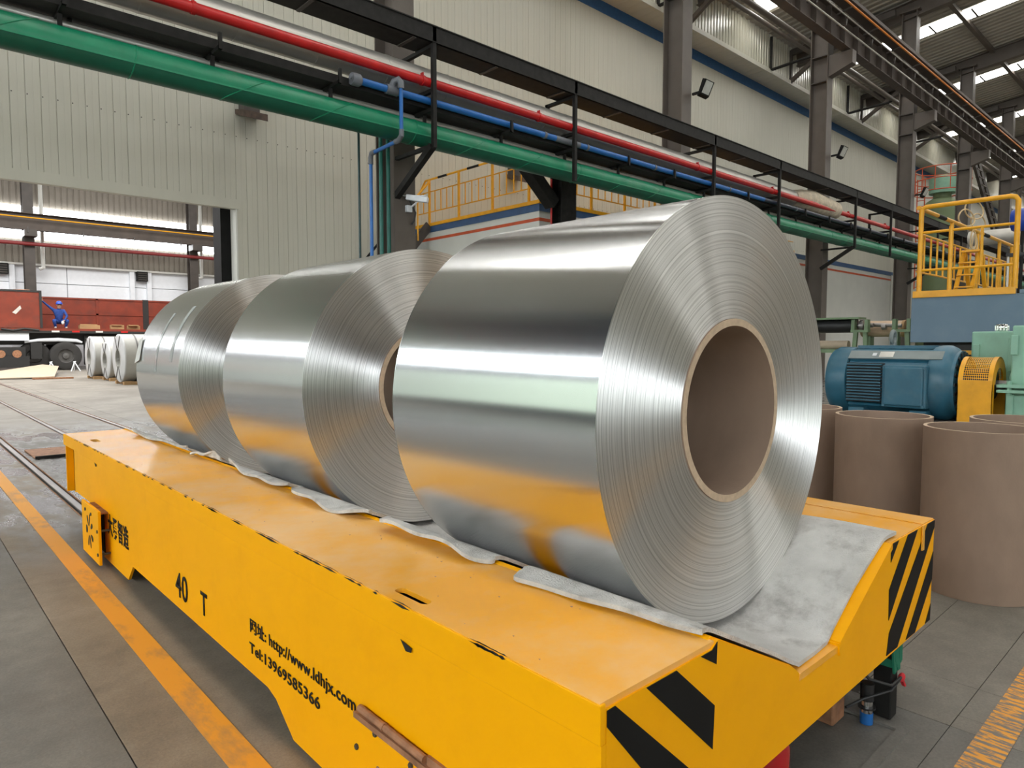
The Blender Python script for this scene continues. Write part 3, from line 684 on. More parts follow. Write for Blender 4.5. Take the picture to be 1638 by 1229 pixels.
build(G().box(2.195, Y0, .588, 2.492, Y1, .600), 'deck_plate', M['deck'], cart, smooth=0)
build(G().box(2.497, Y0, .588, XR, Y1, .602), 'deck_plate', M['deck'], cart, smooth=0)
build(G().box(XL-.003, Y0-.004, .528, XL+.012, Y1, .5985), 'edge_strip', M['yellow'], cart, smooth=0, bevel=.002)
side = [(Y0-.004, .528), (4.98, .528), (4.98, .268), (4.24, .268), (4.24, .018), (3.74, .018), (3.645, .108), (2.06, .110), (2.0, .095), (1.88, .016), (Y0-.004, .016)]
build(G().prism([(XL, y, z) for y, z in side], (.012, 0, 0)), 'side_panel', M['yellow'], cart, smooth=0)
build(G().box(.93, 4.98, .25, .945, Y1-.02, .588).box(XL, Y1-.06, .225, .945, Y1-.045, .53).box(XL, 4.965, .26, .945, 4.98, .528), 'end_recess', M['yellow'], cart, smooth=0)
build(G().box(XR-.012, Y0, .25, XR, Y1, .588), 'side_panel', M['yellow'], cart, smooth=0)
end = [(XL+.0125, .588), (1.19, .588), (1.215, .600), (1.566, .423), (1.60, .396), (1.825, .396), (1.825, .416), (2.187, .598), (XR, .598), (2.592, .252), (.90, .238), (XL+.0125, .236)]
build(G().prism([(x, Y0-.004, z) for x, z in end], (0, .014, 0)), 'end_plate', M['yellow'], cart, smooth=0)
build(G().prism([(x, Y1-.014, z) for x, z in end], (0, .014, 0)), 'end_plate', M['yellow'], cart, smooth=0)
build(G().prism([(1.19, Y0+.01, .598), (1.212, Y0+.01, .604), (1.568, Y0+.01, .427), (1.60, Y0+.01, .405), (1.60, Y0+.01, .39), (1.55, Y0+.01, .40), (1.19, Y0+.01, .58)], (0, Y1-Y0-.02, 0)), 'saddle_plate', M['yellow'], cart, smooth=0)
build(G().box(1.59, Y0-.006, .385, 1.83, Y1, .402), 'valley_plate', M['deck'], cart, smooth=0)
build(G().prism([(1.818, Y0-.010, .412), (2.184, Y0-.010, .600), (2.188, Y0-.010, .600), (2.188, Y0-.010, .584), (1.818, Y0-.010, .375)], (0, Y1-Y0, 0)), 'saddle_plate', M['yellow'], cart, smooth=0)
build(G().box(1.812, Y0-.011, .385, 1.829, Y0+.02, .408), 'step_block', M['yellow'], cart, smooth=0)
def stripe(pts): build(G().prism([(x, Y0-.0040, z) for x, z in pts], (0, -.0016, 0)), 'hazard_stripe', M['black_paint'], cart, smooth=0)
for s in ([(.8635,.585),(.885,.586),(1.117,.373),(1.20,.29),(1.06,.275),(.962,.441),(.8635,.557)], [(.973,.586),(1.067,.586),(1.204,.468),(1.199,.378)], [(1.15,.586),(1.192,.586),(1.210,.598),(1.208,.552)],
          [(2.191,.596),(2.257,.596),(2.193,.541)], [(2.339,.597),(2.430,.597),(2.19,.364),(2.186,.459)], [(2.531,.597),(2.605,.597),(2.604,.574),(2.275,.256),(2.181,.257),(2.198,.322)],
          [(2.601,.489),(2.597,.394),(2.437,.2535),(2.352,.255)], [(2.594,.309),(2.591,.2535),(2.541,.2535)]): stripe(s)
build(G().box(2.466, Y0-.010, .52, 2.486, Y0-.006, .602), 'hanging_strip', M['deck'], cart, smooth=0)
build(G().box(.98, .95, .14, 2.48, 5.1, .36), 'underframe', M['truck_dark'], cart, smooth=0)
for x in (1.003, 2.455):
    for y in (1.45, 4.5): build(G().lathe([(.02,-.05),(.13,-.05),(.15,-.04),(.15,.0),(.13,.01),(.13,.05),(.02,.05)], (x, y, .135), (1,0,0), 28), 'wheel', M['dark_steel'], cart)
# control box hung on the side, with its punched flower emblem
bx = build(G().box(.792, 4.07, .02, .806, 4.47, .31), 'cover_box', M['yellow'], cart, smooth=0, bevel=.002)
build(G().box(.806, 4.12, .282, .85, 4.44, .290), 'hanger_bracket', M['rust'], bx, smooth=0)
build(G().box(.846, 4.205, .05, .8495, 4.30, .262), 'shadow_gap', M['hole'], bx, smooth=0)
g = G()
def petal(cy, cz, ang, ln, wd):
    pts = []
    for k in range(14):
        a = 2*PI*k/14; u, v = ln/2*math.cos(a), wd/2*math.sin(a)*(1+.35*math.cos(a))
        pts.append((.792, cy-(u*math.cos(ang)-v*math.sin(ang)), cz+u*math.sin(ang)+v*math.cos(ang)))
    g.prism(pts, (-.0015, 0, 0))
for ang, r, ln, wd in ((82, .062, .06, .014), (115, .058, .055, .016), (38, .055, .045, .020), (180, .045, .035, .034), (-30, .055, .05, .022), (-75, .06, .062, .014), (-105, .058, .058, .016)):
    a = math.radians(ang); petal(4.285-math.cos(a)*r*1.3, .165+math.sin(a)*r, math.atan2(math.sin(a), math.cos(a)*1.3), ln*1.15, wd*1.3)
build(g, 'flower_emblem', M['hole'], bx, smooth=0)
g = G()
for y, z in ((4.37, .272), (4.23, .268), (4.09, .20), (4.09, .075)): g.cyl((.793, y, z), (.787, y, z), .009, 10)
build(g, 'screw', M['dark_steel'], bx)
build(G().cyl((.80, 4.09, .20), (.86, 4.09, .20), .006, 8).cyl((.80, 4.09, .075), (.86, 4.09, .075), .006, 8), 'stand_off', M['dark_steel'], bx)
# rusty bar, bolts and cut-outs on the side panel
build(G().cyl((.838, 1.47, .288), (.838, 1.19, .284), .009, 10).cyl((.838, 1.36, .2865), (.838, 1.352, .2865), .0105, 10), 'hinge_rod', M['rust'], cart)
build(G().box(.834, .95, .255, .85, 1.495, .270).box(.842, .95, .27, .85, 1.19, .29), 'hinge_strip', M['rust'], cart, smooth=0)
for y, z in ((1.415, .240), (1.261, .232), (1.505, .167)): build(G().lathe([(.001, .006), (.007, .006), (.008, .004), (.008, 0)], (.850, y, z), (-1, 0, 0), 6), 'bolt_head', M['dark_steel'], cart)
for y, z in ((1.405, .150), (1.350, .150)): build(G().lathe([(.001, .002), (.009, .002), (.011, 0)], (.850, y, z), (-1, 0, 0), 14), 'bolt_hole', M['rust'], cart)
for y, z, s in ((1.268, .508, .03), (4.357, .515, .03)): build(G().prism([(.8468, y+s*.9, z+s*.35), (.8468, y-s*.6, z+.1*s), (.8468, y-s*.5, z-.25*s), (.8468, y+.2*s, z-.35*s)], (-.001, 0, 0)), 'cut_out', M['hole'], cart, smooth=0)
rnd = random.Random(4); g = G()
for k in range(46):
    y = rnd.uniform(.75, 4.9); l = rnd.uniform(.01, .09)*(1.5 if 1.2 < y < 3 else 1); h = rnd.uniform(.0015, .0045)
    g.prism([(XL-.0034, y, .5965), (XL-.0034, y+l*.4, .5965-h), (XL-.0034, y+l, .5968), (XL-.0034, y+l*.5, .5995)], (.002, 0, 0))
    g.prism([(XL+.0005, y, .6002), (XL+.0005+h, y+l*.5, .6002), (XL+.0005, y+l, .6002)], (0, 0, .0004))
build(g, 'paint_chip', M['hole'], cart, kind='stuff', smooth=0)
g = G()
for k in range(60):
    y = rnd.uniform(.8, 4.0); x = rnd.uniform(.88, 1.13); l = rnd.uniform(.002, .007)
    g.prism([(x, y, .6), (x+l*rnd.uniform(.3, 1), y+l*.4, .6), (x+l*.2, y+l, .6)], (0, 0, .0005))
build(g, 'paint_chip', M['rust'], cart, kind='stuff', smooth=0)
# lettering
def text(body, y_left, y_right, z_base, z_top, name='lettering', off=.0, x=.8485):
    cu = bpy.data.curves.new('lettering_curve', 'FONT'); cu.body = body; cu.extrude = .0; cu.offset = off; cu.space_character = 1.05
    o = bpy.data.objects.new('lettering_curve', cu); C.collection.objects.link(o)
    dg = bpy.context.evaluated_depsgraph_get(); me = bpy.data.meshes.new_from_object(o.evaluated_get(dg))
    bpy.data.objects.remove(o); bpy.data.curves.remove(cu)
    xs_ = [v.co.x for v in me.vertices]; zs_ = [v.co.y for v in me.vertices]
    if not xs_: return
    x0, x1, z0, z1 = min(xs_), max(xs_), min(zs_), max(zs_)
    org = wl(cart)
    for v in me.vertices:
        a, b_ = (v.co.x-x0)/(x1-x0), (v.co.y-z0)/(z1-z0)
        v.co = Vector((x, y_left+(y_right-y_left)*a, z_base+(z_top-z_base)*b_))-org
    bm = bmesh.new(); bm.from_mesh(me)
    r = bmesh.ops.extrude_face_region(bm, geom=bm.faces[:]); bmesh.ops.translate(bm, vec=(-.0012, 0, 0), verts=[v for v in r['geom'] if isinstance(v, bmesh.types.BMVert)])
    bm.to_mesh(me); bm.free()
    me.name = name; me.materials.clear(); me.materials.append(M['black_paint'])
    o = bpy.data.objects.new(name, me); C.collection.objects.link(o); o.parent = cart
text('\u5927\u52c7\u667a\u9020', 4.125, 3.705, .172, .288, off=.018)
text('40', 2.972, 2.822, .158, .262, off=.006)
text('T', 2.668, 2.598, .170, .258, off=.012)
text('\u7f51\u5740: http://www.ldhjx.com', 2.188, 1.508, .243, .298, off=.012)
text('Tel:13969585366', 2.196, 1.705, .180, .2155, off=.012)
# things below the near end
t = thing('warning_beacon', 'red warning beacon under the near end of the yellow cart', 'beacon', (1.56, .76, .115))
build(G().lathe([(.001, 0), (.045, 0), (.05, .01), (.05, .10), (.042, .125), (.001, .13)], (1.56, .76, .115), (0,0,1), 24), 'lens', M['beacon'], t)
build(G().cyl((1.56, .76, .24), (1.56, .76, .262), .052, 24).box(1.51, .74, .245, 1.61, .95, .262), 'mount', M['black_steel'], t)
t = thing('support_leg', 'black square steel leg with green rag and red tape under the right cart corner', 'leg', (2.33, .76, 0))
build(G().box(2.302, .722, .0, 2.357, .777, .262), 'post', M['black_steel'], t, smooth=0, bevel=.004)
g = G()
for k in range(7): g.bar((2.292+.011*k, .717, .245+.005*(k % 2)), (2.302+.008*k, .714, .16+.012*((k*3) % 4)), .02, .006, up=(0,1,0))
g.box(2.294, .714, .175, 2.363, .785, .20); build(g, 'green_rag', M['rag'], t)
build(G().ball((2.362, .712, .125), .014, 6, (1.4, .7, 1)).bar((2.36, .712, .12), (2.375, .708, .095), .012, .006), 'red_tape', M['redrag'], t)
build(G().tube([(2.20, .80, .20), (2.22, .76, .15), (2.28, .716, .125), (2.36, .71, .13)], .005, 8).tube([(2.12, .79, .085), (2.2, .77, .09), (2.28, .715, .11), (2.36, .71, .128)], .004, 8), 'cable', M['rubber'], t)
t = thing('limit_switch', 'small black and silver sensor with a blue foot beside the black leg', 'sensor', (2.235, .77, 0))
build(G().cyl((2.235, .77, .035), (2.235, .77, .075), .018, 18), 'silver_body', M['chrome'], t)
build(G().cyl((2.235, .77, .075), (2.235, .77, .13), .02, 18).cyl((2.235, .77, .05), (2.235, .77, .056), .026, 18), 'black_cap', M['rubber'], t)
build(G().cyl((2.235, .77, .0), (2.235, .77, .036), .019, 18), 'blue_foot', M['blue'], t)
t = thing('cable_box', 'dark brown junction box on the floor under the cart end', 'box', (2.18, .86, 0))
build(G().box(2.13, .83, 0, 2.22, .90, .075), 'box', M['rust'], t, smooth=0, bevel=.006)

# ================================================================ COILS
CX, CZ, R, RC = 1.708, 1.0135, .577, .252
def coil(yf, wd, label, seed):
    rnd = random.Random(seed)
    t = thing('metal_coil', label, 'coil', (CX, yf, CZ), 'metal coils on the yellow cart')
    prof = [(RC, .004)]; mats = []; nr = 92; off = 0
    for k in range(nr+1):
        r = RC+(R-RC)*k/nr; off = off*.9+rnd.gauss(0, .00004)+(rnd.gauss(0, .0006) if rnd.random() < .06 else 0)
        prof.append((r, max(-.003, min(.003, off)))); mats.append(1)
    prof.append((R, .002)); mats.append(1)
    prof.append((R, wd-.002)); mats.append(0)
    for k in range(12): prof.append((R-(R-RC)*k/11, wd)); mats.append(1)
    g = G(); g.lathe(prof, (CX, yf, CZ), (0, 1, 0), 160, mats=mats+[1])
    build(g, 'winding', [M['coil_side'], M['coil_face']], t, smooth=30)
    g = G(); g.lathe([(.232, -.004), (.2515, -.004)], (CX, yf, CZ), (0, 1, 0), 96, mats=[1]).lathe([(.2515, -.004), (.2515, wd), (.232, wd), (.232, -.004)], (CX, yf, CZ), (0, 1, 0), 96)
    build(g, 'core', [M['core'], M['core_edge']], t, smooth=30)
    return t
W_ = .805
coil(.956, W_, 'nearest and largest-looking aluminium coil, its brown core opening in full view', 3)
coil(2.367, W_, 'middle aluminium coil of the three on the yellow cart', 5)
c1 = coil(3.807, W_, 'farthest aluminium coil on the cart, with two strips of tape on its side', 9)
def patch(y0, y1, a0, a1, nm, m, r=R+.0012, skew=0):
    g = G(); n = 14; vs = []
    for k in range(n+1):
        a = math.radians(a0+(a1-a0)*k/n); s = skew*k/n
        for y in (y0+s, y1+s): vs.append((CX-r*math.cos(a), y, CZ+r*math.sin(a)))
    g.add(vs, [(2*k, 2*k+1, 2*k+3, 2*k+2) for k in range(n)]); return build(g, nm, m, c1)
patch(3.93, 3.975, 8, 42, 'tape_strip', M['tape'], skew=.02); patch(4.20, 4.235, 2, 38, 'tape_strip', M['tape'], skew=.02)
g = G(); g.prism([(CX-R-.004, 4.52, CZ+.08), (CX-R-.004, 4.62, CZ+.06), (CX-R+.03, 4.63, CZ+.20), (CX-R+.03, 4.55, CZ+.22)], (-.003, 0, 0)); build(g, 'paper_tag', M['white'], c1, smooth=0)

# ================================================================ FELT MATS UNDER THE COILS
def felt(ya, yb, xa, xb, label, seed, lift=.012, right=2.26, wob=.010):
    rnd = random.Random(seed); ny = 34; rows = []; ph = [rnd.uniform(0, 6) for _ in range(6)]
    TH = .011
    for i in range(ny+1):
        u = i/ny; y = ya+(yb-ya)*u
        xo = xa+(xb-xa)*u+wob*(math.sin(5*u+ph[0])*.6+math.sin(13*u+ph[1])*.35)
        for q in (u/.05, (1-u)/.20):
            if q < 1: xo = xo+(1.195-xo)*(1-q)**2*(.75 if ny else 1)
        l = lift*(.7+.5*math.sin(4*u+ph[2])+.25*math.sin(11*u+ph[3]))
        xr = right+wob*(math.sin(6*u+ph[4]))
        base = [(xo, .6015+l), (xo+(1.205-xo)*.5, .6035+l*.85), (1.196, .609+l*.3), (1.214, .6085), (1.236, .600), (1.36, .5375), (1.50, .4675), (1.575, .426), (1.62, .4045), (1.72, .4025), (1.80, .4035), (1.85, .4305), (2.0, .5085), (2.16, .590), (2.19, .603), (2.215, .606), (xr, .6035+l*.35)]
        rows.append([(x, y+(.006*math.sin(9*x+ph[5]) if i in (0, ny) else 0), z) for x, z in base])
    g = G(); nx = len(rows[0]); vs = [p for r in rows for p in r]+[(p[0], p[1], p[2]+TH) for r in rows for p in r]; o = nx*(ny+1); fs = []
    for i in range(ny):
        for j in range(nx-1):
            a = i*nx+j; fs.append((a, a+1, a+nx+1, a+nx)); fs.append((o+a, o+a+nx, o+a+nx+1, o+a+1))
        fs.append((i*nx, i*nx+nx, o+i*nx+nx, o+i*nx)); b = i*nx+nx-1; fs.append((b, o+b, o+b+nx, b+nx))
    for j in range(nx-1):
        fs.append((j, o+j, o+j+1, j+1)); b = ny*nx+j; fs.append((b, b+1, o+b+1, o+b))
    g.add(vs, fs); return build(g, 'felt_mat', M['felt'], None, label, 'mat', 'felt mats in the cart bed', smooth=60)
felt(1.245, .722, 1.128, 1.196, 'nearest grey felt mat, draped through the V bed under the nearest coil', 1, lift=.006, right=2.275)
felt(1.875, 1.36, 1.135, 1.158, 'grey felt mat under the back of the nearest coil, second from the near end', 2, lift=.024)
felt(2.52, 2.0, 1.132, 1.150, 'grey felt mat between the near and middle coils, third from the near end', 3, lift=.026)
felt(3.29, 2.63, 1.175, 1.165, 'grey felt mat under the middle coil, fourth from the near end', 4, lift=.030)
felt(3.79, 3.41, 1.175, 1.185, 'short grey felt mat between the middle and farthest coils', 5, lift=.032, wob=.014)
felt(4.93, 3.90, 1.17, 1.19, 'farthest grey felt mat, under the coil with the tape strips', 6, lift=.028, wob=.014)

# ================================================================ CARDBOARD TUBES
def tube_thing(x, y, label, h=.79):
    t = thing('cardboard_tube', label, 'tube', (x, y, 0), 'cardboard core tubes standing on the floor')
    g = G(); g.lathe([(.2455, h), (.2455, 0), (.229, 0), (.229, h)], (x, y, 0), (0, 0, 1), 72).lathe([(.229, h), (.2455, h)], (x, y, 0), (0, 0, 1), 72, mats=[1])
    build(g, 'tube_wall', [M['core'], M['core_edge']], t, smooth=40)
tube_thing(3.886, .859, 'nearest upright brown cardboard tube, right of the cart corner')
tube_thing(4.17, 1.40, 'second upright brown cardboard tube, left of the nearest one')
tube_thing(4.34, 1.955, 'brown cardboard tube half hidden behind the big coil')
tube_thing(4.47, .80, 'brown cardboard tube directly behind the nearest tube')
tube_thing(4.45, .30, 'brown cardboard tube at the right picture edge behind the nearest tube')

# ================================================================ MOTOR, GUARD, GEARBOX, PLATFORM
MX, MZ, MR = 8.15, .775, .37
t = thing('machine_skid', 'dark steel base frame carrying the blue motor and mint gearbox', 'base', (8.6, 2, 0))
build(G().box(7.55, .5, 0, 9.5, 3.4, .30).box(7.6, 2.0, .30, 8.7, 3.1, .40), 'frame', M['dark_steel'], t, smooth=0)
build(G().box(7.5, .5, .27, 9.55, 3.45, .305), 'top_flange', M['truck_dark'], t, smooth=0)
t = thing('electric_motor', 'big blue electric motor with cooling fins and square terminal box', 'motor', (MX, 2.6, .4))
g = G(); g.lathe([(.30, 3.0), (.36, 3.0), (.36, 2.28), (.345, 2.2)], (MX, 0, MZ), (0,1,0), 48); build(g, 'body', M['motor'], t)
build(G().lathe([(.02, 3.26), (.30, 3.26), (.35, 3.24), (.375, 3.19), (.375, 3.02), (.36, 3.01)], (MX, 0, MZ), (0,1,0), 48), 'fan_cowl', M['motor'], t)
f0 = None
for k in range(13):
    z = .575+.032*k
    xo = MX-.40
    if f0 is None: f0 = build(G().box(xo, 2.64, z, MX-.2, 2.99, z+.013), 'cooling_fin', M['motor'], t, smooth=0); z0 = z
    else: piece(f0, t, (0, 0, z-z0))
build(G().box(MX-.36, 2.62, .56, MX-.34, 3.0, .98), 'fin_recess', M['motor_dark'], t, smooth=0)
for a in (20, 50, 90, 130, 160, -20, -50):
    a = math.radians(a); d = Vector((-math.cos(a), 0, math.sin(a)))
    if math.cos(a) > .2 and abs(math.sin(a)) < .6: continue
    p = Vector((MX, 0, MZ))+d*.375
    build(G().bar((p.x, 2.2, p.z), (p.x, 3.0, p.z), .14, .035, up=d), 'body_rib', M['motor'], t, smooth=0)
d = Vector((-math.cos(math.radians(48)), 0, math.sin(math.radians(48)))); p = Vector((MX, 0, MZ))+d*.392
build(G().bar((p.x, 2.1, p.z), (p.x, 3.01, p.z), .12, .012, up=d), 'dusty_flat', M['motor_grey'], t, smooth=0)
p2 = p+d*.008; build(G().bar((p2.x, 2.56, p2.z), (p2.x, 2.70, p2.z), .08, .004, up=d), 'name_plate', M['label'], t, smooth=0)
build(G().bar((p2.x, 2.73, p2.z), (p2.x, 2.77, p2.z), .04, .004, up=d), 'sticker', M['cctv'], t, smooth=0)
bx = build(G().box(MX-.43, 2.20, .52, MX-.3, 2.62, .965), 'terminal_box', M['motor'], t, smooth=0, bevel=.02)
build(G().box(MX-.455, 2.225, .545, MX-.425, 2.595, .94), 'box_lid', M['motor'], bx, smooth=0, bevel=.018)
g = G()
for y in (2.225, 2.595):
    for z in (.545, .94): g.cyl((MX-.43, y, z), (MX-.445, y, z), .016, 10)
build(g, 'lid_screw', M['motor'], bx)
build(G().lathe([(.33, 2.24), (.385, 2.22), (.395, 2.18), (.395, 2.10), (.37, 2.05), (.34, 2.02), (.34, 1.99), (.25, 1.985), (.25, 2.01), (.12, 2.01), (.11, 1.95), (.02, 1.95)], (MX, 0, MZ), (0,1,0), 48), 'end_shield', M['motor'], t)
g = G()
for k in range(20):
    a = 2*PI*k/20; g.bar((MX+.26*math.cos(a), 1.982, MZ+.26*math.sin(a)), (MX+.33*math.cos(a), 1.984, MZ+.33*math.sin(a)), .03, .012, up=(0,1,0))
build(g, 'shield_slot', M['motor_dark'], t, smooth=0)
build(G().cyl((MX, 2.0, MZ), (MX, 1.6, MZ), .05, 20), 'shaft', M['rail_steel'], t)
for y in (2.2, 2.8): build(G().box(MX-.40, y, .40, MX+.40, y+.16, .50), 'foot', M['motor'], t, smooth=0, bevel=.006)
g = G(); g.tube([(MX+.062*math.cos(2*PI*k/20), 2.66, 1.255+.066*math.sin(2*PI*k/20)) for k in range(20)], .021, 10, closed=True).cyl((MX, 2.66, 1.13), (MX, 2.66, 1.20), .035, 14)
build(g, 'lifting_eye', M['motor_grey'], t)
# coupling guard
GX, GZ, GR = 8.10, .79, .268
t = thing('coupling_guard', 'yellow arched coupling guard with a perforated top beside the motor', 'guard', (GX, 1.8, .3))
def arch(r0, r1, ya, yb, a0=0, a1=180, n=28):
    g = G(); vs = []
    for k in range(n+1):
        a = math.radians(a0+(a1-a0)*k/n)
        for r in (r0, r1):
            for y in (ya, yb): vs.append((GX-r*math.cos(a), y, GZ+r*math.sin(a)))
    fs = []
    for k in range(n):
        b = 4*k; fs += [(b, b+1, b+5, b+4), (b+2, b+6, b+7, b+3), (b, b+4, b+6, b+2), (b+1, b+3, b+7, b+5)]
    fs += [(0, 2, 3, 1), (4*n, 4*n+1, 4*n+3, 4*n+2)]
    return g.add(vs, fs)
build(arch(GR-.012, GR, 1.915, 1.955), 'rim_band', M['rail_yellow'], t)
build(arch(GR-.012, GR, 1.665, 1.705), 'rim_band', M['rail_yellow'], t)
g = arch(GR-.10, GR-.002, 1.95, 1.955); build(g, 'rear_face', M['rail_yellow'], t)
g = arch(GR-.11, GR-.002, 1.665, 1.67); build(g, 'front_face', M['rail_yellow'], t)
g = G(); ny, na = 13, 30; vs = []; fs = []          # perforated sheet: a lattice of webs with real holes
def sp(a, y, r): return (GX-r*math.cos(a), y, GZ+r*math.sin(a))
for i in range(na):
    for j in range(ny):
        a0, a1 = math.radians(8+164*i/na), math.radians(8+164*(i+1)/na); y0, y1 = 1.705+.21*j/ny, 1.705+.21*(j+1)/ny
        am, ym = (a0+a1)/2, (y0+y1)/2; b = len(vs)
        vs += [sp(a0, y0, GR-.006), sp(a0, y1, GR-.006), sp(a1, y1, GR-.006), sp(a1, y0, GR-.006)]
        for k in range(8):
            q = PI/8+2*PI*k/8+PI; vs.append(sp(am+(a1-a0)*.42*math.cos(q), ym+(y1-y0)*.42*math.sin(q), GR-.006))
        h = b+4
        fs += [(b, b+1, h+7, h+0), (b+1, b+2, h+5, h+6), (b+2, b+3, h+3, h+4), (b+3, b, h+1, h+2), (b+1, h+6, h+7), (b+2, h+4, h+5), (b+3, h+2, h+3), (b, h+0, h+1)]
g.add(vs, fs); build(g, 'perforated_sheet', M['rail_yellow'], t, kind='stuff', smooth=0)
build(G().box(GX-GR, 1.665, .30, GX-GR+.01, 1.955, GZ+.04), 'side_sheet', M['rail_yellow'], t, smooth=0)
build(G().box(GX+GR-.01, 1.665, .30, GX+GR, 1.955, GZ+.04), 'side_sheet', M['rail_yellow'], t, smooth=0)
build(G().box(GX-GR, 1.95, .30, GX-GR+.1, 1.955, GZ).box(GX-GR, 1.665, .30, GX-GR+.07, 1.67, GZ), 'leg_sheet', M['rail_yellow'], t, smooth=0)
build(G().cyl((GX, 1.70, GZ), (GX, 1.93, GZ), .15, 28), 'coupling', M['truck_dark'], t)
# gearbox
t = thing('gearbox', 'pale mint green gearbox with bolted flange right of the yellow guard', 'gearbox', (8.8, 1.2, .3))
build(G().box(8.5, .5, .30, 9.4, 2.01, 1.315), 'rear_housing', M['mint'], t, smooth=0, bevel=.015)
build(G().box(8.47, 1.62, .9, 8.5, 1.68, 1.25), 'rib', M['mint'], t, smooth=0, bevel=.006)
build(G().box(8.47, 1.93, .9, 8.5, 1.99, 1.18), 'rib', M['mint'], t, smooth=0, bevel=.006)
build(G().box(7.98, .5, .30, 8.6, 1.555, 1.362), 'front_housing', M['mint'], t, smooth=0, bevel=.015)
build(G().box(7.95, 1.50, 1.08, 7.98, 1.56, 1.27), 'rib', M['mint'], t, smooth=0, bevel=.006)
build(G().box(7.95, 1.52, .42, 7.98, 1.58, .70), 'rib', M['mint'], t, smooth=0, bevel=.006)
build(G().box(7.88, .5, .765, 8.7, 1.645, .795), 'flange', M['mint'], t, smooth=0, bevel=.004)
build(G().box(7.88, .5, .715, 8.7, 1.645, .745), 'flange', M['mint'], t, smooth=0, bevel=.004)
build(G().cyl((8.35, 1.62, .80), (8.35, 1.50, .80), .10, 24), 'input_bearing', M['mint'], t)
for y in (1.55, 1.3, 1.05, .8): build(G().lathe([(.001, .03), (.022, .03), (.022, -.1), (.001, -.1)], (7.92, y, .80), (0,0,1), 6), 'bolt', M['mint'], t)
g = G(); g.lathe([(.001, .075), (.05, .075), (.058, .06), (.058, .02), (.05, .0)], (8.62, 1.77, 1.315), (0,0,1), 18)
cp = build(g, 'breather_cap', M['chrome'], t)
g = G()
for k in range(12): a = 2*PI*k/12; g.bar((8.62+.057*math.cos(a), 1.77+.057*math.sin(a), 1.325), (8.62+.057*math.cos(a), 1.77+.057*math.sin(a), 1.375), .012, .012)
build(g, 'cap_knurl', M['chrome'], cp, smooth=0)
build(G().cyl((8.3, 1.36, 1.36), (8.3, 1.36, 1.42), .05, 16, r2=.035), 'black_plug', M['rubber'], t)

# operator platform
PX = 10.2
t = thing('operator_platform', 'grey-blue machine platform with yellow pipe railing at the right edge', 'platform', (12.5, 2.2, 0))
build(G().box(PX, .2, 1.2, 15.5, 3.12, 1.80), 'fascia_panel', M['platform_blue'], t, smooth=0, bevel=.006)
build(G().box(PX+.15, .3, 0, 15.3, 3.0, 1.2), 'dark_base', M['truck_dark'], t, smooth=0)
build(G().box(PX-.03, 1.97, 1.795, PX+.005, 3.10, 1.882).box(PX, 3.07, 1.795, 15.5, 3.10, 1.882), 'kick_plate', M['rail_yellow'], t, smooth=0)
build(G().box(PX-.02, .2, 1.80, PX+.02, 1.93, 1.845), 'edge_plate', M['platform_blue'], t, smooth=0)
build(G().box(9.9, 1.9, 1.05, 9.98, 2.9, 1.10).box(9.92, 2.0, 0, 9.96, 2.06, 1.05).box(9.92, 2.7, 0, 9.96, 2.76, 1.05), 'lower_guard_rail', M['rail_yellow'], t, smooth=0)
yl, yr = 3.035, 1.985
g = G(); g.tube([(PX, yl, 1.86), (PX, yl, 2.93), (PX, yl-.012, 2.965), (PX, yl-.05, 2.985), (PX, yr+.08, 2.985), (PX, yr+.03, 2.972), (PX, yr, 2.93), (PX, yr, 1.86)], .030, 14); build(g, 'railing_frame', M['rail_yellow'], t)
build(G().cyl((PX, yl, 2.65), (PX, yr, 2.65), .018, 10), 'mid_rail', M['rail_yellow'], t)
build(G().cyl((PX, yl, 2.155), (PX, yr, 2.155), .018, 10), 'mid_rail', M['rail_yellow'], t)
build(G().cyl((PX, 2.685, 1.86), (PX, 2.685, 2.70), .026, 12), 'short_post', M['rail_yellow'], t)
build(G().cyl((PX, 2.345, 2.155), (PX, 2.345, 2.65), .018, 10), 'short_post', M['rail_yellow'], t)
ys_ = 3.07
build(G().cyl((PX, ys_, 2.985), (15.4, ys_, 2.985), .028, 12), 'side_top_rail', M['rail_yellow'], t)
for a, b_ in ((11.0, 11.35), (13.4, 13.75)): build(G().cyl((a, ys_, 2.985), (b_, ys_, 2.985), .0295, 12), 'black_band', M['black_paint'], t)
build(G().cyl((PX, ys_, 2.655), (15.4, ys_, 2.655), .014, 8), 'side_mid_rail', M['rail_yellow'], t)
build(G().cyl((PX, ys_, 2.145), (15.4, ys_, 2.145), .014, 8), 'side_mid_rail', M['rail_yellow'], t)
p0 = None
for x in (11.69, 13.1, 14.5, 15.4):
    if p0 is None: p0 = build(G().cyl((x, ys_, 1.86), (x, ys_, 2.985), .026, 12), 'side_post', M['rail_yellow'], t); x0 = x
    else: piece(p0, t, (x-x0, 0, 0))
p0 = None
for k in range(1, 19):
    x = PX+.28*k
    if min(abs(x-q) for q in (11.69, 13.1, 14.5)) < .1: continue
    if p0 is None: p0 = build(G().cyl((x, ys_, 2.145), (x, ys_, 2.655), .013, 8), 'baluster', M['rail_yellow'], t); x0 = x
    else: piece(p0, t, (x-x0, 0, 0))
t = thing('step_ladder', 'small yellow folding step ladder standing on the platform', 'ladder', (11.6, 2.84, 1.80))
for y in (2.70, 2.90):
    build(G().bar((11.45, y+.06, 1.80), (11.7, y, 2.52), .05, .03), 'stile', M['rail_yellow'], t, smooth=0); build(G().bar((11.95, y-.04, 1.80), (11.72, y, 2.52), .05, .03), 'rear_stile', M['rail_yellow'], t, smooth=0)
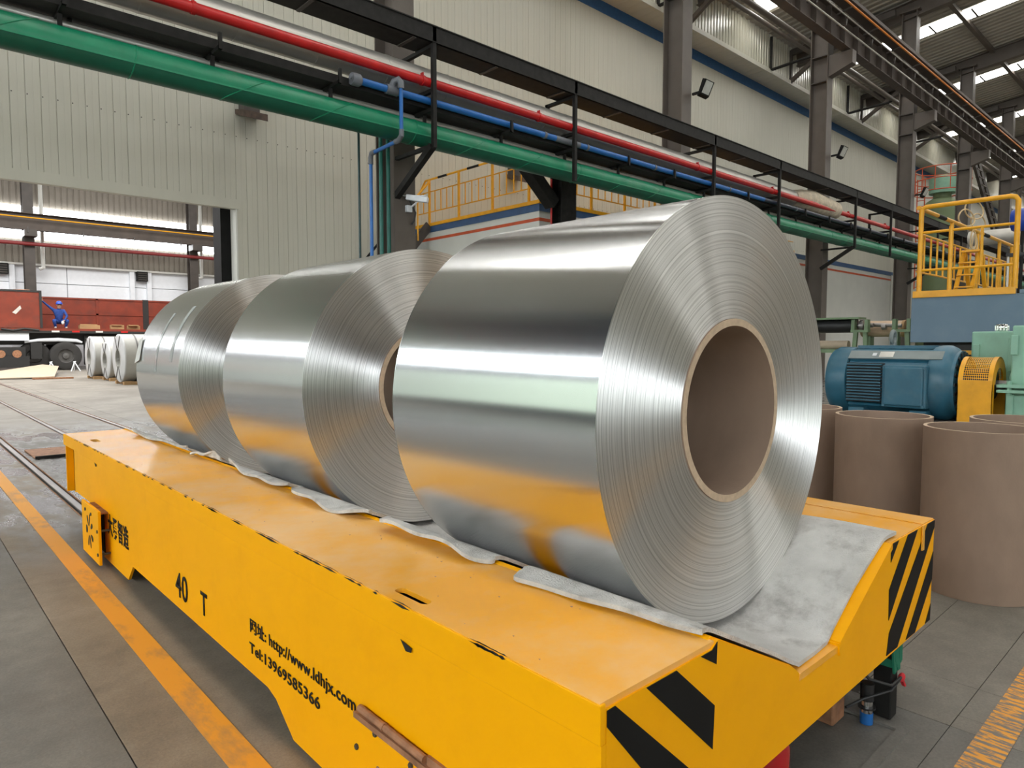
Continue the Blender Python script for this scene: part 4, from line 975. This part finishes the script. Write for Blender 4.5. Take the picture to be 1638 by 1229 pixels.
for k in range(3): build(G().bar((11.51+.065*k, 2.73, 2.0+.18*k), (11.51+.065*k, 2.95, 2.0+.18*k), .08, .02), 'step', M['rail_yellow'], t, smooth=0)
build(G().box(11.62, 2.68, 2.51, 11.8, 2.92, 2.54), 'top_step', M['rail_yellow'], t, smooth=0)
t = thing('hose_loops', 'loops of thin tan hose hung over the platform railing', 'hose', (12.8, 3.07, 2.4))
def ring(cx, cz, r, sz=1): return [(cx+r*math.cos(2*PI*k/28)*2.0, 3.05+.01*math.sin(4*PI*k/28)-r*.35*math.cos(2*PI*k/28), cz+r*sz*math.sin(2*PI*k/28)) for k in range(28)]
for cx, cz, r, sz in ((12.75, 3.30, .15, 1), (12.35, 3.12, .125, 1), (13.0, 3.14, .12, 1), (12.75, 2.84, .04, 4), (12.85, 2.80, .04, 3.6)): build(G().tube(ring(cx, cz, r, sz), .011, 8, closed=True), 'loop', M['rope'], t)
t = thing('blue_drum', 'small blue drum on a thin black pole at the right picture edge', 'drum', (13.2, 2.5, 1.8))
build(G().lathe([(.001, -.16), (.16, -.16), (.18, -.12), (.18, .12), (.16, .16), (.001, .16)], (13.2, 2.48, 3.12), (0,1,0), 24), 'drum', M['bluedrum'], t)
build(G().cyl((13.2, 2.5, 1.8), (13.2, 2.5, 2.98), .025, 10), 'pole', M['black_steel'], t)
t = thing('control_pendant', 'silver grey post with small switches on the platform, behind the railing', 'post', (12.6, 2.52, 1.8))
build(G().cyl((12.6, 2.55, 1.8), (12.6, 2.55, 2.52), .018, 10), 'post', M['silver'], t)
build(G().box(12.5, 2.2, 2.5, 12.7, 2.56, 2.54).box(12.52, 2.25, 2.54, 12.6, 2.33, 2.62).box(12.55, 2.4, 2.54, 12.62, 2.47, 2.66), 'switch_head', M['rubber'], t, smooth=0)

# rollers on their stands
def stand(y, label):
    t = thing('roller_stand', label, 'stand', (11.45, y, 0), 'sage green roller stands')
    for s in (-1, 1): build(G().bar((11.4, y+.15*s, 0), (11.4, y+.07*s, 1.38), .06, .06), 'leg', M['sage'], t, smooth=0)
    build(G().box(11.34, y-.13, 1.36, 11.44, y+.13, 1.40), 'saddle', M['sage'], t, smooth=0)
    for s in (-1, 1): build(G().box(11.34, y+s*.10-.025, 1.40, 11.44, y+s*.10+.025, 1.56), 'fork', M['sage'], t, smooth=0)
stand(4.2, 'sage green A-frame stand holding the black roller end'); stand(3.60, 'sage green A-frame stand next to the grey-blue panel')
stand(5.3, 'sage green A-frame stand hidden behind the big coil')
t = thing('black_roller', 'black rubber roller lying on green stands behind the motor', 'roller', (11.5, 4.7, 1.3))
build(G().cyl((11.5, 4.30, 1.47), (11.5, 5.6, 1.47), .115, 24), 'barrel', M['rubber'], t)
build(G().cyl((11.5, 4.05, 1.47), (11.5, 4.30, 1.47), .035, 14).cyl((11.5, 4.18, 1.47), (11.5, 4.24, 1.47), .09, 18), 'journal', M['rail_steel'], t)
build(G().box(11.3, 4.2, 1.57, 11.62, 5.6, 1.60), 'frame_rail', M['sage'], t, smooth=0)
t = thing('tan_roller', 'tan covered roller behind the lifting eye of the motor', 'roller', (11.9, 3.9, 1.28))
build(G().cyl((11.9, 3.72, 1.42), (11.9, 4.35, 1.42), .13, 24), 'barrel', M['tan_roll'], t)
for y in (3.8, 4.2): build(G().box(11.82, y, 1.09, 11.98, y+.08, 1.30), 'cradle', M['sage'], t, smooth=0)
build(G().lathe([(.05, 0), (.135, 0), (.135, .04), (.13, .04)], (11.9, 3.70, 1.42), (0,1,0), 24), 'end_ring', M['wood'], t)
build(G().cyl((11.62, 3.68, 1.46), (11.62, 4.1, 1.48), .03, 10).cyl((11.62, 3.9, 1.45), (11.62, 3.96, 1.45), .05, 12), 'journal', M['rail_steel'], t)
t = thing('paper_roll', 'pale paper roll lying low behind the motor cowl', 'roll', (11.6, 4.6, 1.05))
build(G().cyl((11.6, 4.45, 1.16), (11.6, 5.6, 1.16), .07, 20), 'roll', M['board'], t)
build(G().box(11.45, 3.4, 1.03, 12.2, 5.6, 1.09).box(11.5, 3.5, 0, 11.58, 3.58, 1.03).box(11.5, 5.4, 0, 11.58, 5.48, 1.03), 'shelf', M['sage'], t, smooth=0)

# ---- far right: tank, stair tower, duct
t = thing('green_tank', 'tall dull green tank with a red ladder cage beyond the railing', 'tank', (41.5, 11.4, 0))
g = G(); g.lathe([(.01, 0), (1.0, 0), (1.0, 8.0), (.92, 8.35), (.70, 8.65), (.45, 8.8), (.42, 8.8), (.42, 9.4), (.02, 9.45)], (41.5, 11.4, 0), (0,0,1), 36); build(g, 'shell', M['tank'], t)
build(G().lathe([(.44, 9.05), (.62, 9.05), (.62, 9.9), (.44, 9.95), (.02, 9.95)], (41.5, 11.4, 0), (0,0,1), 30), 'head', M['mint'], t)
g = G()
for r, z in ((1.3, 9.7), (1.3, 10.3), (1.3, 9.1)): g.tube([(41.5+r*math.cos(2*PI*k/24), 11.4+r*math.sin(2*PI*k/24), z) for k in range(24)], .03, 6, closed=True)
for k in range(12): g.cyl((41.5+1.3*math.cos(2*PI*k/12), 11.4+1.3*math.sin(2*PI*k/12), 9.1), (41.5+1.3*math.cos(2*PI*k/12), 11.4+1.3*math.sin(2*PI*k/12), 10.3), .022, 6)
build(g, 'guard_ring', M['stripe_red'], t)
g = G()
for y in (11.85, 12.2): g.cyl((40.2, y, 4), (40.2, y, 9.7), .03, 6)
for k in range(18): g.cyl((40.2, 11.85, 4.1+.3*k), (40.2, 12.2, 4.1+.3*k), .02, 6)
build(g, 'ladder', M['stripe_red'], t)
t = thing('stair_tower', 'dark steel zigzag stair between two columns beyond the platform', 'stair', (47.5, 10.3, 0))
for a, b_ in (((44.9, 10.9, 11.4), (50.2, 10.1, 4.8)), ((45.9, 10.9, 11.4), (51.2, 10.1, 4.8))): build(G().bar(a, b_, .14, .26), 'stringer', M['dark_steel'], t, smooth=0)
for k in range(16):
    u = k/16; build(G().bar((44.9+5.3*u, 10.9-.8*u, 11.3-6.5*u), (45.9+5.3*u, 10.9-.8*u, 11.3-6.5*u), .24, .05), 'tread', M['grey_steel'], t, smooth=0)
build(G().bar((50.6, 10.2, 4.8), (51.4, 9.9, 11.4), .16, .16), 'brace', M['grey_steel'], t, smooth=0)
build(G().box(44.3, 9.75, 4.6, 52.2, 11.3, 4.8), 'landing', M['dark_steel'], t, smooth=0)
for x, y in ((44.5, 9.9), (52, 9.9), (44.5, 11.1), (52, 11.1)): build(G().box(x-.1, y-.1, 0, x+.1, y+.1, 4.6), 'landing_post', M['dark_steel'], t, smooth=0)
t = thing('silver_duct', 'horizontal silver duct behind the platform railing', 'duct', (30, 6.4, 4.7))
build(G().cyl((30, 7.3, 5.05), (30, 4.2, 5.05), .27, 24), 'duct_pipe', M['silver'], t)
for y in (7.0, 4.6): build(G().box(29.9, y-.05, 0, 30.1, y+.05, 4.8), 'duct_post', M['dark_steel'], t, smooth=0)
#PART4

# ================================================================ FAR HALL CONTENT
for i, (x, lb) in enumerate(((5.22, 'dark steel column in the far hall behind the truck, left one'), (12.55, 'dark steel column in the far hall behind the truck, right one'))):
    t = thing('hall_column', lb, 'column', (x, 39.2, 0))
    g = G(); g.hbeam((x, 39.2, 0), (x, 39.2, 11.9), .42, .5, .03, up=(0,1,0)); build(g, 'shaft', M['dark_steel'], t, smooth=0)
    build(G().cyl((x+.62, 39.7, 5.0), (x+.62, 39.7, 11.5), .085, 12).tube([(x+.62, 39.7, 5.05), (x+.62, 39.7, 4.8), (x+.45, 39.7, 4.72)], .085, 10), 'down_pipe', M['white'], t)
    build(G().box(x-.25, 38.3, 6.1, x+.25, 39.0, 6.4), 'corbel', M['dark_steel'], t, smooth=0)
t = thing('opening_column', 'black steel column just inside the right edge of the opening', 'column', (5.36, 14.85, 0))
build(G().box(5.25, 14.62, 0, 5.50, 15.05, 10), 'shaft', M['black_paint'], t, smooth=0)
t = thing('hall_crane_girder', 'dark crane girder across the far hall between the window strips', 'crane beam', (5, 38.6, 6.4))
g = G(); g.hbeam((-14, 38.6, 6.78), (40, 38.6, 6.78), .4, .76, .03); build(g, 'girder', M['girder'], t, smooth=0)
build(G().cyl((-14, 38.3, 6.93), (40, 38.3, 6.93), .03, 8), 'conductor_bar', M['rail_yellow'], t)
p0 = None
for k in range(12):
    x = -1.5+2.2*k
    if p0 is None: p0 = build(G().bar((x, 38.3, 6.5), (x, 38.28, 6.25), .05, .05), 'hook', M['dark_steel'], t, smooth=0)
    else: piece(p0, t, (2.2*k, 0, 0))
build(G().cyl((-14, 38.8, 5.79), (40, 38.8, 5.79), .09, 14), 'hall_red_pipe', M['far_red'], None, 'long red pipe crossing the far hall below the lower window strip', 'pipe')
for x0, x1, lb in ((4.0, 4.5, 'dark fan box high on the white wall, at the left picture edge'), (10.02, 10.52, 'dark fan box high on the white wall, above the truck')):
    t = thing('fan_box', lb, 'fan', (x0, 40.2, 4.45))
    build(G().box(x0, 40.0, 4.45, x1, 40.35, 4.95), 'housing', M['black_steel'], t, smooth=0)
    for k in range(4): build(G().box(x0+.04, 39.98, 4.5+.11*k, x1-.04, 40.0, 4.54+.11*k), 'louvre', M['dark_steel'], t, smooth=0)
# truck with its flat trailer
TY = 35.0
t = thing('trailer_truck', 'flatbed trailer truck with rusty red sideboards in the far hall', 'truck', (4, 36.2, 0))
build(G().box(-8, TY, 1.62, 14, TY+2.6, 1.80), 'bed', M['truck_red'], t, smooth=0)
build(G().box(-8, TY-.02, 1.60, 14, TY+.06, 1.70), 'bed_rail', M['truck_dark'], t, smooth=0)
for k, x in enumerate((5.35, 6.1, 7.0, 8.0, 9.0)): build(G().box(x, TY-.03, 1.64, x+.28, TY-.015, 1.71), 'reflector', M['white'] if k % 2 == 0 else M['red'], t, smooth=0)
sb = build(G().box(-8, TY, 1.82, 5.0, TY+.06, 3.36), 'side_board', M['truck_red'], t, smooth=0)
build(G().box(-8, TY-.02, 3.32, 5.02, TY+.08, 3.40).box(4.95, TY-.03, 1.82, 5.04, TY+.08, 3.40).box(1.6, TY-.03, 1.82, 1.7, TY, 3.36), 'board_frame', M['truck_dark'], sb, smooth=0)
build(G().prism([(4.0, TY-.002, 2.45), (4.28, TY-.002, 2.75), (4.32, TY-.002, 2.62), (4.12, TY-.002, 2.38)], (0, -.004, 0)), 'worn_sticker', M['label'], sb, smooth=0)
for x0, x1 in ((-8, 1.4), (1.5, 5.62), (5.62, 9.6), (9.86, 14)): 
    b = build(G().box(x0, TY+2.6, 1.82, x1, TY+2.68, 3.28), 'far_side_board', M['truck_red'], t, smooth=0)
    build(G().box(x0, TY+2.57, 2.5, x1, TY+2.6, 2.58).box(x0, TY+2.57, 3.22, x1, TY+2.6, 3.3).box((x0+x1)/2-.05, TY+2.57, 1.82, (x0+x1)/2+.05, TY+2.6, 3.28), 'board_frame', M['truck_red'], b, smooth=0)
build(G().box(9.6, TY+2.58, 1.8, 9.86, TY+2.7, 3.32), 'far_post', M['truck_dark'], t, smooth=0)
build(G().box(-8, TY+.5, 1.1, 14, TY+.7, 1.62).box(-8, TY+1.9, 1.1, 14, TY+2.1, 1.62), 'chassis_beam', M['truck_dark'], t, smooth=0)
def wheel(x, y):
    w = build(G().lathe([(.30, -.14), (.50, -.16), (.585, -.13), (.61, -.05), (.61, .1), (.58, .16), (.30, .16)], (x, y, .61), (0,1,0), 40), 'tyre', M['tyre'], t)
    build(G().lathe([(.34, -.10), (.33, -.13), (.30, -.13), (.27, -.04), (.14, -.03), (.12, -.13), (.01, -.15)], (x, y, .61), (0,1,0), 30), 'wheel_rim', M['rim'], w)
for x, y in ((5.85, TY+.15), (4.75, TY+.45), (5.85, TY+2.3), (2.2, TY+.3), (7.4, TY+.55)): wheel(x, y)
build(G().box(3.0, TY-.05, .16, 4.52, TY+.5, .62).box(3.0, TY, .62, 4.4, TY+.5, 1.0), 'tank_frame', M['truck_dark'], t, smooth=0)
for x in (3.55, 4.1): build(G().cyl((x, TY-.06, .72), (x, TY+.4, .72), .16, 20), 'air_tank', M['rust'], t)
build(G().box(2.2, TY+.05, 1.28, 4.55, TY+.5, 1.66), 'white_skirt', M['white_far'], t, smooth=0)
build(G().tube([(4.4, TY+.2, 1.22), (4.9, TY+.2, 1.30), (5.6, TY+.2, 1.32), (6.3, TY+.2, 1.28), (6.5, TY+.2, 1.2)], [.05,.07,.09,.08,.04], 10), 'mudguard', M['white_far'], t)
build(G().box(4.6, TY+.1, .5, 5.0, TY+.6, 1.2), 'chassis_box', M['truck_dark'], t, smooth=0)
build(G().box(6.6, TY+.3, .2, 9.5, TY+.5, 1.5), 'side_guard', M['truck_dark'], t, smooth=0)
build(G().tube([(3.6, TY-.02, 1.76), (4.0, TY-.03, 1.70), (4.4, TY-.02, 1.78), (4.9, TY-.03, 1.72)], .04, 8), 'chain', M['truck_dark'], t)
for i, (x, w_, lb) in enumerate(((6.5, .8, 'short pale timber block on the trailer bed, beside the crouching man'), (7.75, .55, 'timber block on the trailer bed, second from the man'), (8.45, .55, 'timber block on the trailer bed, third from the man'), (9.4, .6, 'dirty timber block on the trailer bed, farthest from the man'))):
    build(G().box(x, TY+.6+.1*i, 1.80, x+w_, TY+.9, 1.98+.03*(i % 2)).box(x+.03, TY+.62, 1.98, x+w_-.1, TY+.8, 2.02), 'timber_block', M['wood'], None, lb, 'timber', 'timber blocks on the trailer', smooth=0)
build(G().lathe([(.001, .28), (.3, .26), (.6, .15), (.72, 0), (.001, 0)], (4.5, TY+1.2, 3.22), (0,0,1), 20).box(3.9, TY+.9, 1.8, 5.0, TY+1.6, 3.24), 'covered_load', M['rust'], None, 'brown rounded load showing above the left sideboard', 'load')
# crouching man
def person():
    t = thing('person', 'man in blue coveralls and blue helmet crouching on the trailer, one hand on the sideboard', 'person', (5.72, TY+.35, 1.80))
    ox, oy, oz = 5.72, TY+.42, 1.80
    J = {'pelvis': (0, .12, .30, .155), 'waist': (0, .06, .50, .145), 'chest': (0, 0, .70, .165), 'neckb': (0, -.02, .84, .07), 'head0': (0, -.04, .93, .075), 'head': (0, -.05, 1.02, .095), 'crown': (0, -.04, 1.10, .08),
         'shl': (-.18, 0, .79, .075), 'ell': (-.40, -.02, .98, .05), 'wrl': (-.60, -.06, 1.17, .036), 'hal': (-.65, -.08, 1.24, .034),
         'shr': (.18, 0, .79, .075), 'elr': (.27, -.12, .55, .052), 'wrr': (.14, -.30, .36, .038), 'har': (.08, -.34, .33, .036),
         'hil': (-.10, .10, .30, .11), 'knl': (-.24, -.26, .36, .085), 'anl': (-.17, -.10, .07, .05), 'tol': (-.20, -.26, .045, .045),
         'hir': (.10, .10, .30, .11), 'knr': (.27, -.26, .36, .085), 'anr': (.19, -.10, .07, .05), 'tor': (.22, -.26, .045, .045)}
    E_ = [('pelvis','waist'),('waist','chest'),('chest','neckb'),('neckb','head0'),('head0','head'),('head','crown'),('chest','shl'),('shl','ell'),('ell','wrl'),('wrl','hal'),('chest','shr'),('shr','elr'),('elr','wrr'),('wrr','har'),
          ('pelvis','hil'),('hil','knl'),('knl','anl'),('anl','tol'),('pelvis','hir'),('hir','knr'),('knr','anr'),('anr','tor')]
    # fingers and thumb of both hands
    for s, h, base in (('l', 'hal', (-.65, -.08, 1.24)), ('r', 'har', (.08, -.34, .33))):
        for k, (dx, ln) in enumerate(((-.035, .065), (-.012, .08), (.012, .085), (.034, .07))):
            a = 'f%s%d' % (s, k); up = 1 if s == 'l' else -1
            J[a] = (base[0]+dx, base[1]-.01, base[2]+up*.045, .011); J[a+'t'] = (base[0]+dx*1.3, base[1]-.025, base[2]+up*(.045+ln*.8), .009)
            E_ += [(h, a), (a, a+'t')]
        J['t'+s] = (base[0]+.055, base[1]-.02, base[2]+.02, .012); E_.append((h, 't'+s))
    ks = list(J); me = bpy.data.meshes.new('body'); me.from_pydata([(ox+J[k][0]-5.72, oy+J[k][1]-TY-.35, J[k][2]) for k in ks], [(ks.index(a), ks.index(b)) for a, b in E_], [])
    o = bpy.data.objects.new('body', me); C.collection.objects.link(o)
    sk = o.modifiers.new('skin', 'SKIN'); sk.use_smooth_shade = True
    for i, k in enumerate(ks): me.skin_vertices[0].data[i].radius = (J[k][3], J[k][3])
    me.skin_vertices[0].data[0].use_root = True
    o.modifiers.new('sub', 'SUBSURF').levels = 1; o.modifiers['sub'].render_levels = 1
    dg = bpy.context.evaluated_depsgraph_get(); m2 = bpy.data.meshes.new_from_object(o.evaluated_get(dg)); bpy.data.objects.remove(o)
    m2.materials.clear(); m2.materials.append(M['coverall']); m2.materials.append(M['skin']); m2.materials.append(M['truck_dark'])
    for p in m2.polygons:
        c = p.center; x, y, z = c
        if (z > .885 and abs(x) < .2) or z > 1.19 or (abs(x-.08) < .09 and y < -.20 and z < .37 and z > .15): p.material_index = 1
        elif z < .075: p.material_index = 2
    m2.shade_smooth(); m2.name = 'body'
    o = bpy.data.objects.new('body', m2); C.collection.objects.link(o); o.parent = t
    hx, hy, hz = 5.72, oy-.05, oz+1.05
    build(G().lathe([(.15, -.01), (.125, .0), (.122, .04), (.10, .10), (.05, .135), (.001, .14)], (hx, hy+.01, hz+.02), (0,0,1), 20).ball((hx, hy-.12, hz+.025), .05, 6, (1.6, 1.2, .2)), 'helmet', M['helmet'], t)
    g = G(); g.ball((hx, hy-.10, hz-.05), .018, 5, (.8, 1, 1.5)); build(g, 'nose', M['skin'], t)
    for dx in (-.035, .035): build(G().ball((hx+dx, hy-.088, hz-.022), .010, 5), 'eye', M['rubber'], t)
    build(G().bar((hx-.025, hy-.087, hz-.09), (hx+.025, hy-.087, hz-.09), .006, .008), 'mouth', M['redrag'], t)
    for dx in (-.093, .093): build(G().ball((hx+dx, hy, hz-.04), .025, 5, (.4, .8, 1.2)), 'ear', M['skin'], t)
    for dx in (-.19, .21): build(G().ball((5.72+dx, oy-.2, oz+.045), .055, 6, (.9, 2.0, .8)), 'shoe', M['label'], t)
    build(G().ball((5.72+.06, oy-.36, oz+.26), .07, 6, (.8, .8, 1.2)), 'white_glove', M['cctv'], t)
person()
# wrapped coils on skids
def pack(xf, yc, r, wd, label, seed):
    t = thing('wrapped_coil', label, 'coil', (xf+wd/2, yc, 0), 'wrapped coils on timber skids')
    z = r+.06; rh = .25
    g = G(); g.lathe([(rh, .0), (r-.05, .0), (r, .03), (r, .06)], (xf, yc, z), (1,0,0), 44, mats=[0,0,0]).lathe([(r-.004, .06), (r-.004, wd-.03), (r-.05, wd), (rh, wd), (rh, 0)], (xf, yc, z), (1,0,0), 44, mats=[1]*4)
    build(g, 'wrapping', [M['wrap'], M['wrap_side']], t)
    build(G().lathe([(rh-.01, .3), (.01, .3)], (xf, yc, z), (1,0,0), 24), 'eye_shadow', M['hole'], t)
    build(G().lathe([(rh+.05, -.006), (rh+.05, .002), (rh, .01), (rh, -.006)], (xf, yc, z), (1,0,0), 30, closed=True), 'eye_ring', M['wrap_side'], t)
    for a in (75, 105, 255, 285): 
        a = math.radians(a); build(G().bar((xf-.008, yc+rh*.5*math.cos(a), z+rh*math.sin(a)), (xf-.008, yc+r*.98*math.cos(a)*1.6, z+r*.95*math.sin(a)), .035, .01, up=(1,0,0)), 'eye_strap', M['strap'], t, smooth=0)
    for h in (wd*.3, wd*.68): build(G().lathe([(r+.003, h-.022), (r+.003, h+.022)], (xf, yc, z), (1,0,0), 44), 'band_strap', M['strap'], t)
    g = G()
    for x in (xf+.12, xf+wd-.25): g.box(x, yc-.45, 0, x+.14, yc+.45, .10)
    g.box(xf+.02, yc-.5, 0, xf+wd-.02, yc-.36, .09).box(xf+.02, yc+.36, 0, xf+wd-.02, yc+.5, .09)
    build(g, 'skid', M['wood'], t, smooth=0)
pack(4.93, 22.0, .69, 1.25, 'nearest white-wrapped coil on a skid, with black straps, left of the cart coils', 1)
pack(5.10, 24.4, .58, 1.1, 'smaller white-wrapped coil, the middle one of the wrapped row', 2)
pack(4.98, 26.0, .67, 1.25, 'farthest white-wrapped coil in the row, in front of the truck wheel', 3)
g = G(); g.prism([(2.2, 27.2, .02), (4.2, 27.3, .03), (5.0, 31.5, .25), (4.6, 32.4, .30), (2.4, 29.0, .12)], (0, 0, .03)); build(g, 'pale_sheet', M['board'], None, 'pale sheet of board lying on the floor near the truck', 'board', smooth=0)
build(G().box(3.5, 26.55, 0, 4.62, 26.75, .05), 'floor_plank', M['rust'], None, 'brown plank lying on the floor in front of the pale board', 'plank', smooth=0)
build(G().box(0, 33.5, 0, 4.6, 34.4, .12), 'long_board', M['dark_steel'], None, 'long grey board lying beside the truck tank', 'board', smooth=0)
for i, (x, y, lb) in enumerate(((5.05, 33.5, 'small white wire trestle left of the truck wheel'), (5.85, 33.3, 'small white wire trestle in front of the truck wheel'), (6.6, 33.6, 'small white wire trestle right of the truck wheel'))):
    build(G().cyl((x, y, .38), (x-.15, y-.1, 0), .025, 6).cyl((x, y, .38), (x+.18, y-.1, 0), .025, 6).cyl((x, y, .38), (x+.02, y+.25, 0), .025, 6).cyl((x-.05, y, .38), (x+(.45 if i == 2 else .05), y, .40), .025, 6), 'wire_trestle', M['cctv'], None, lb, 'trestle', 'white wire trestles by the truck')
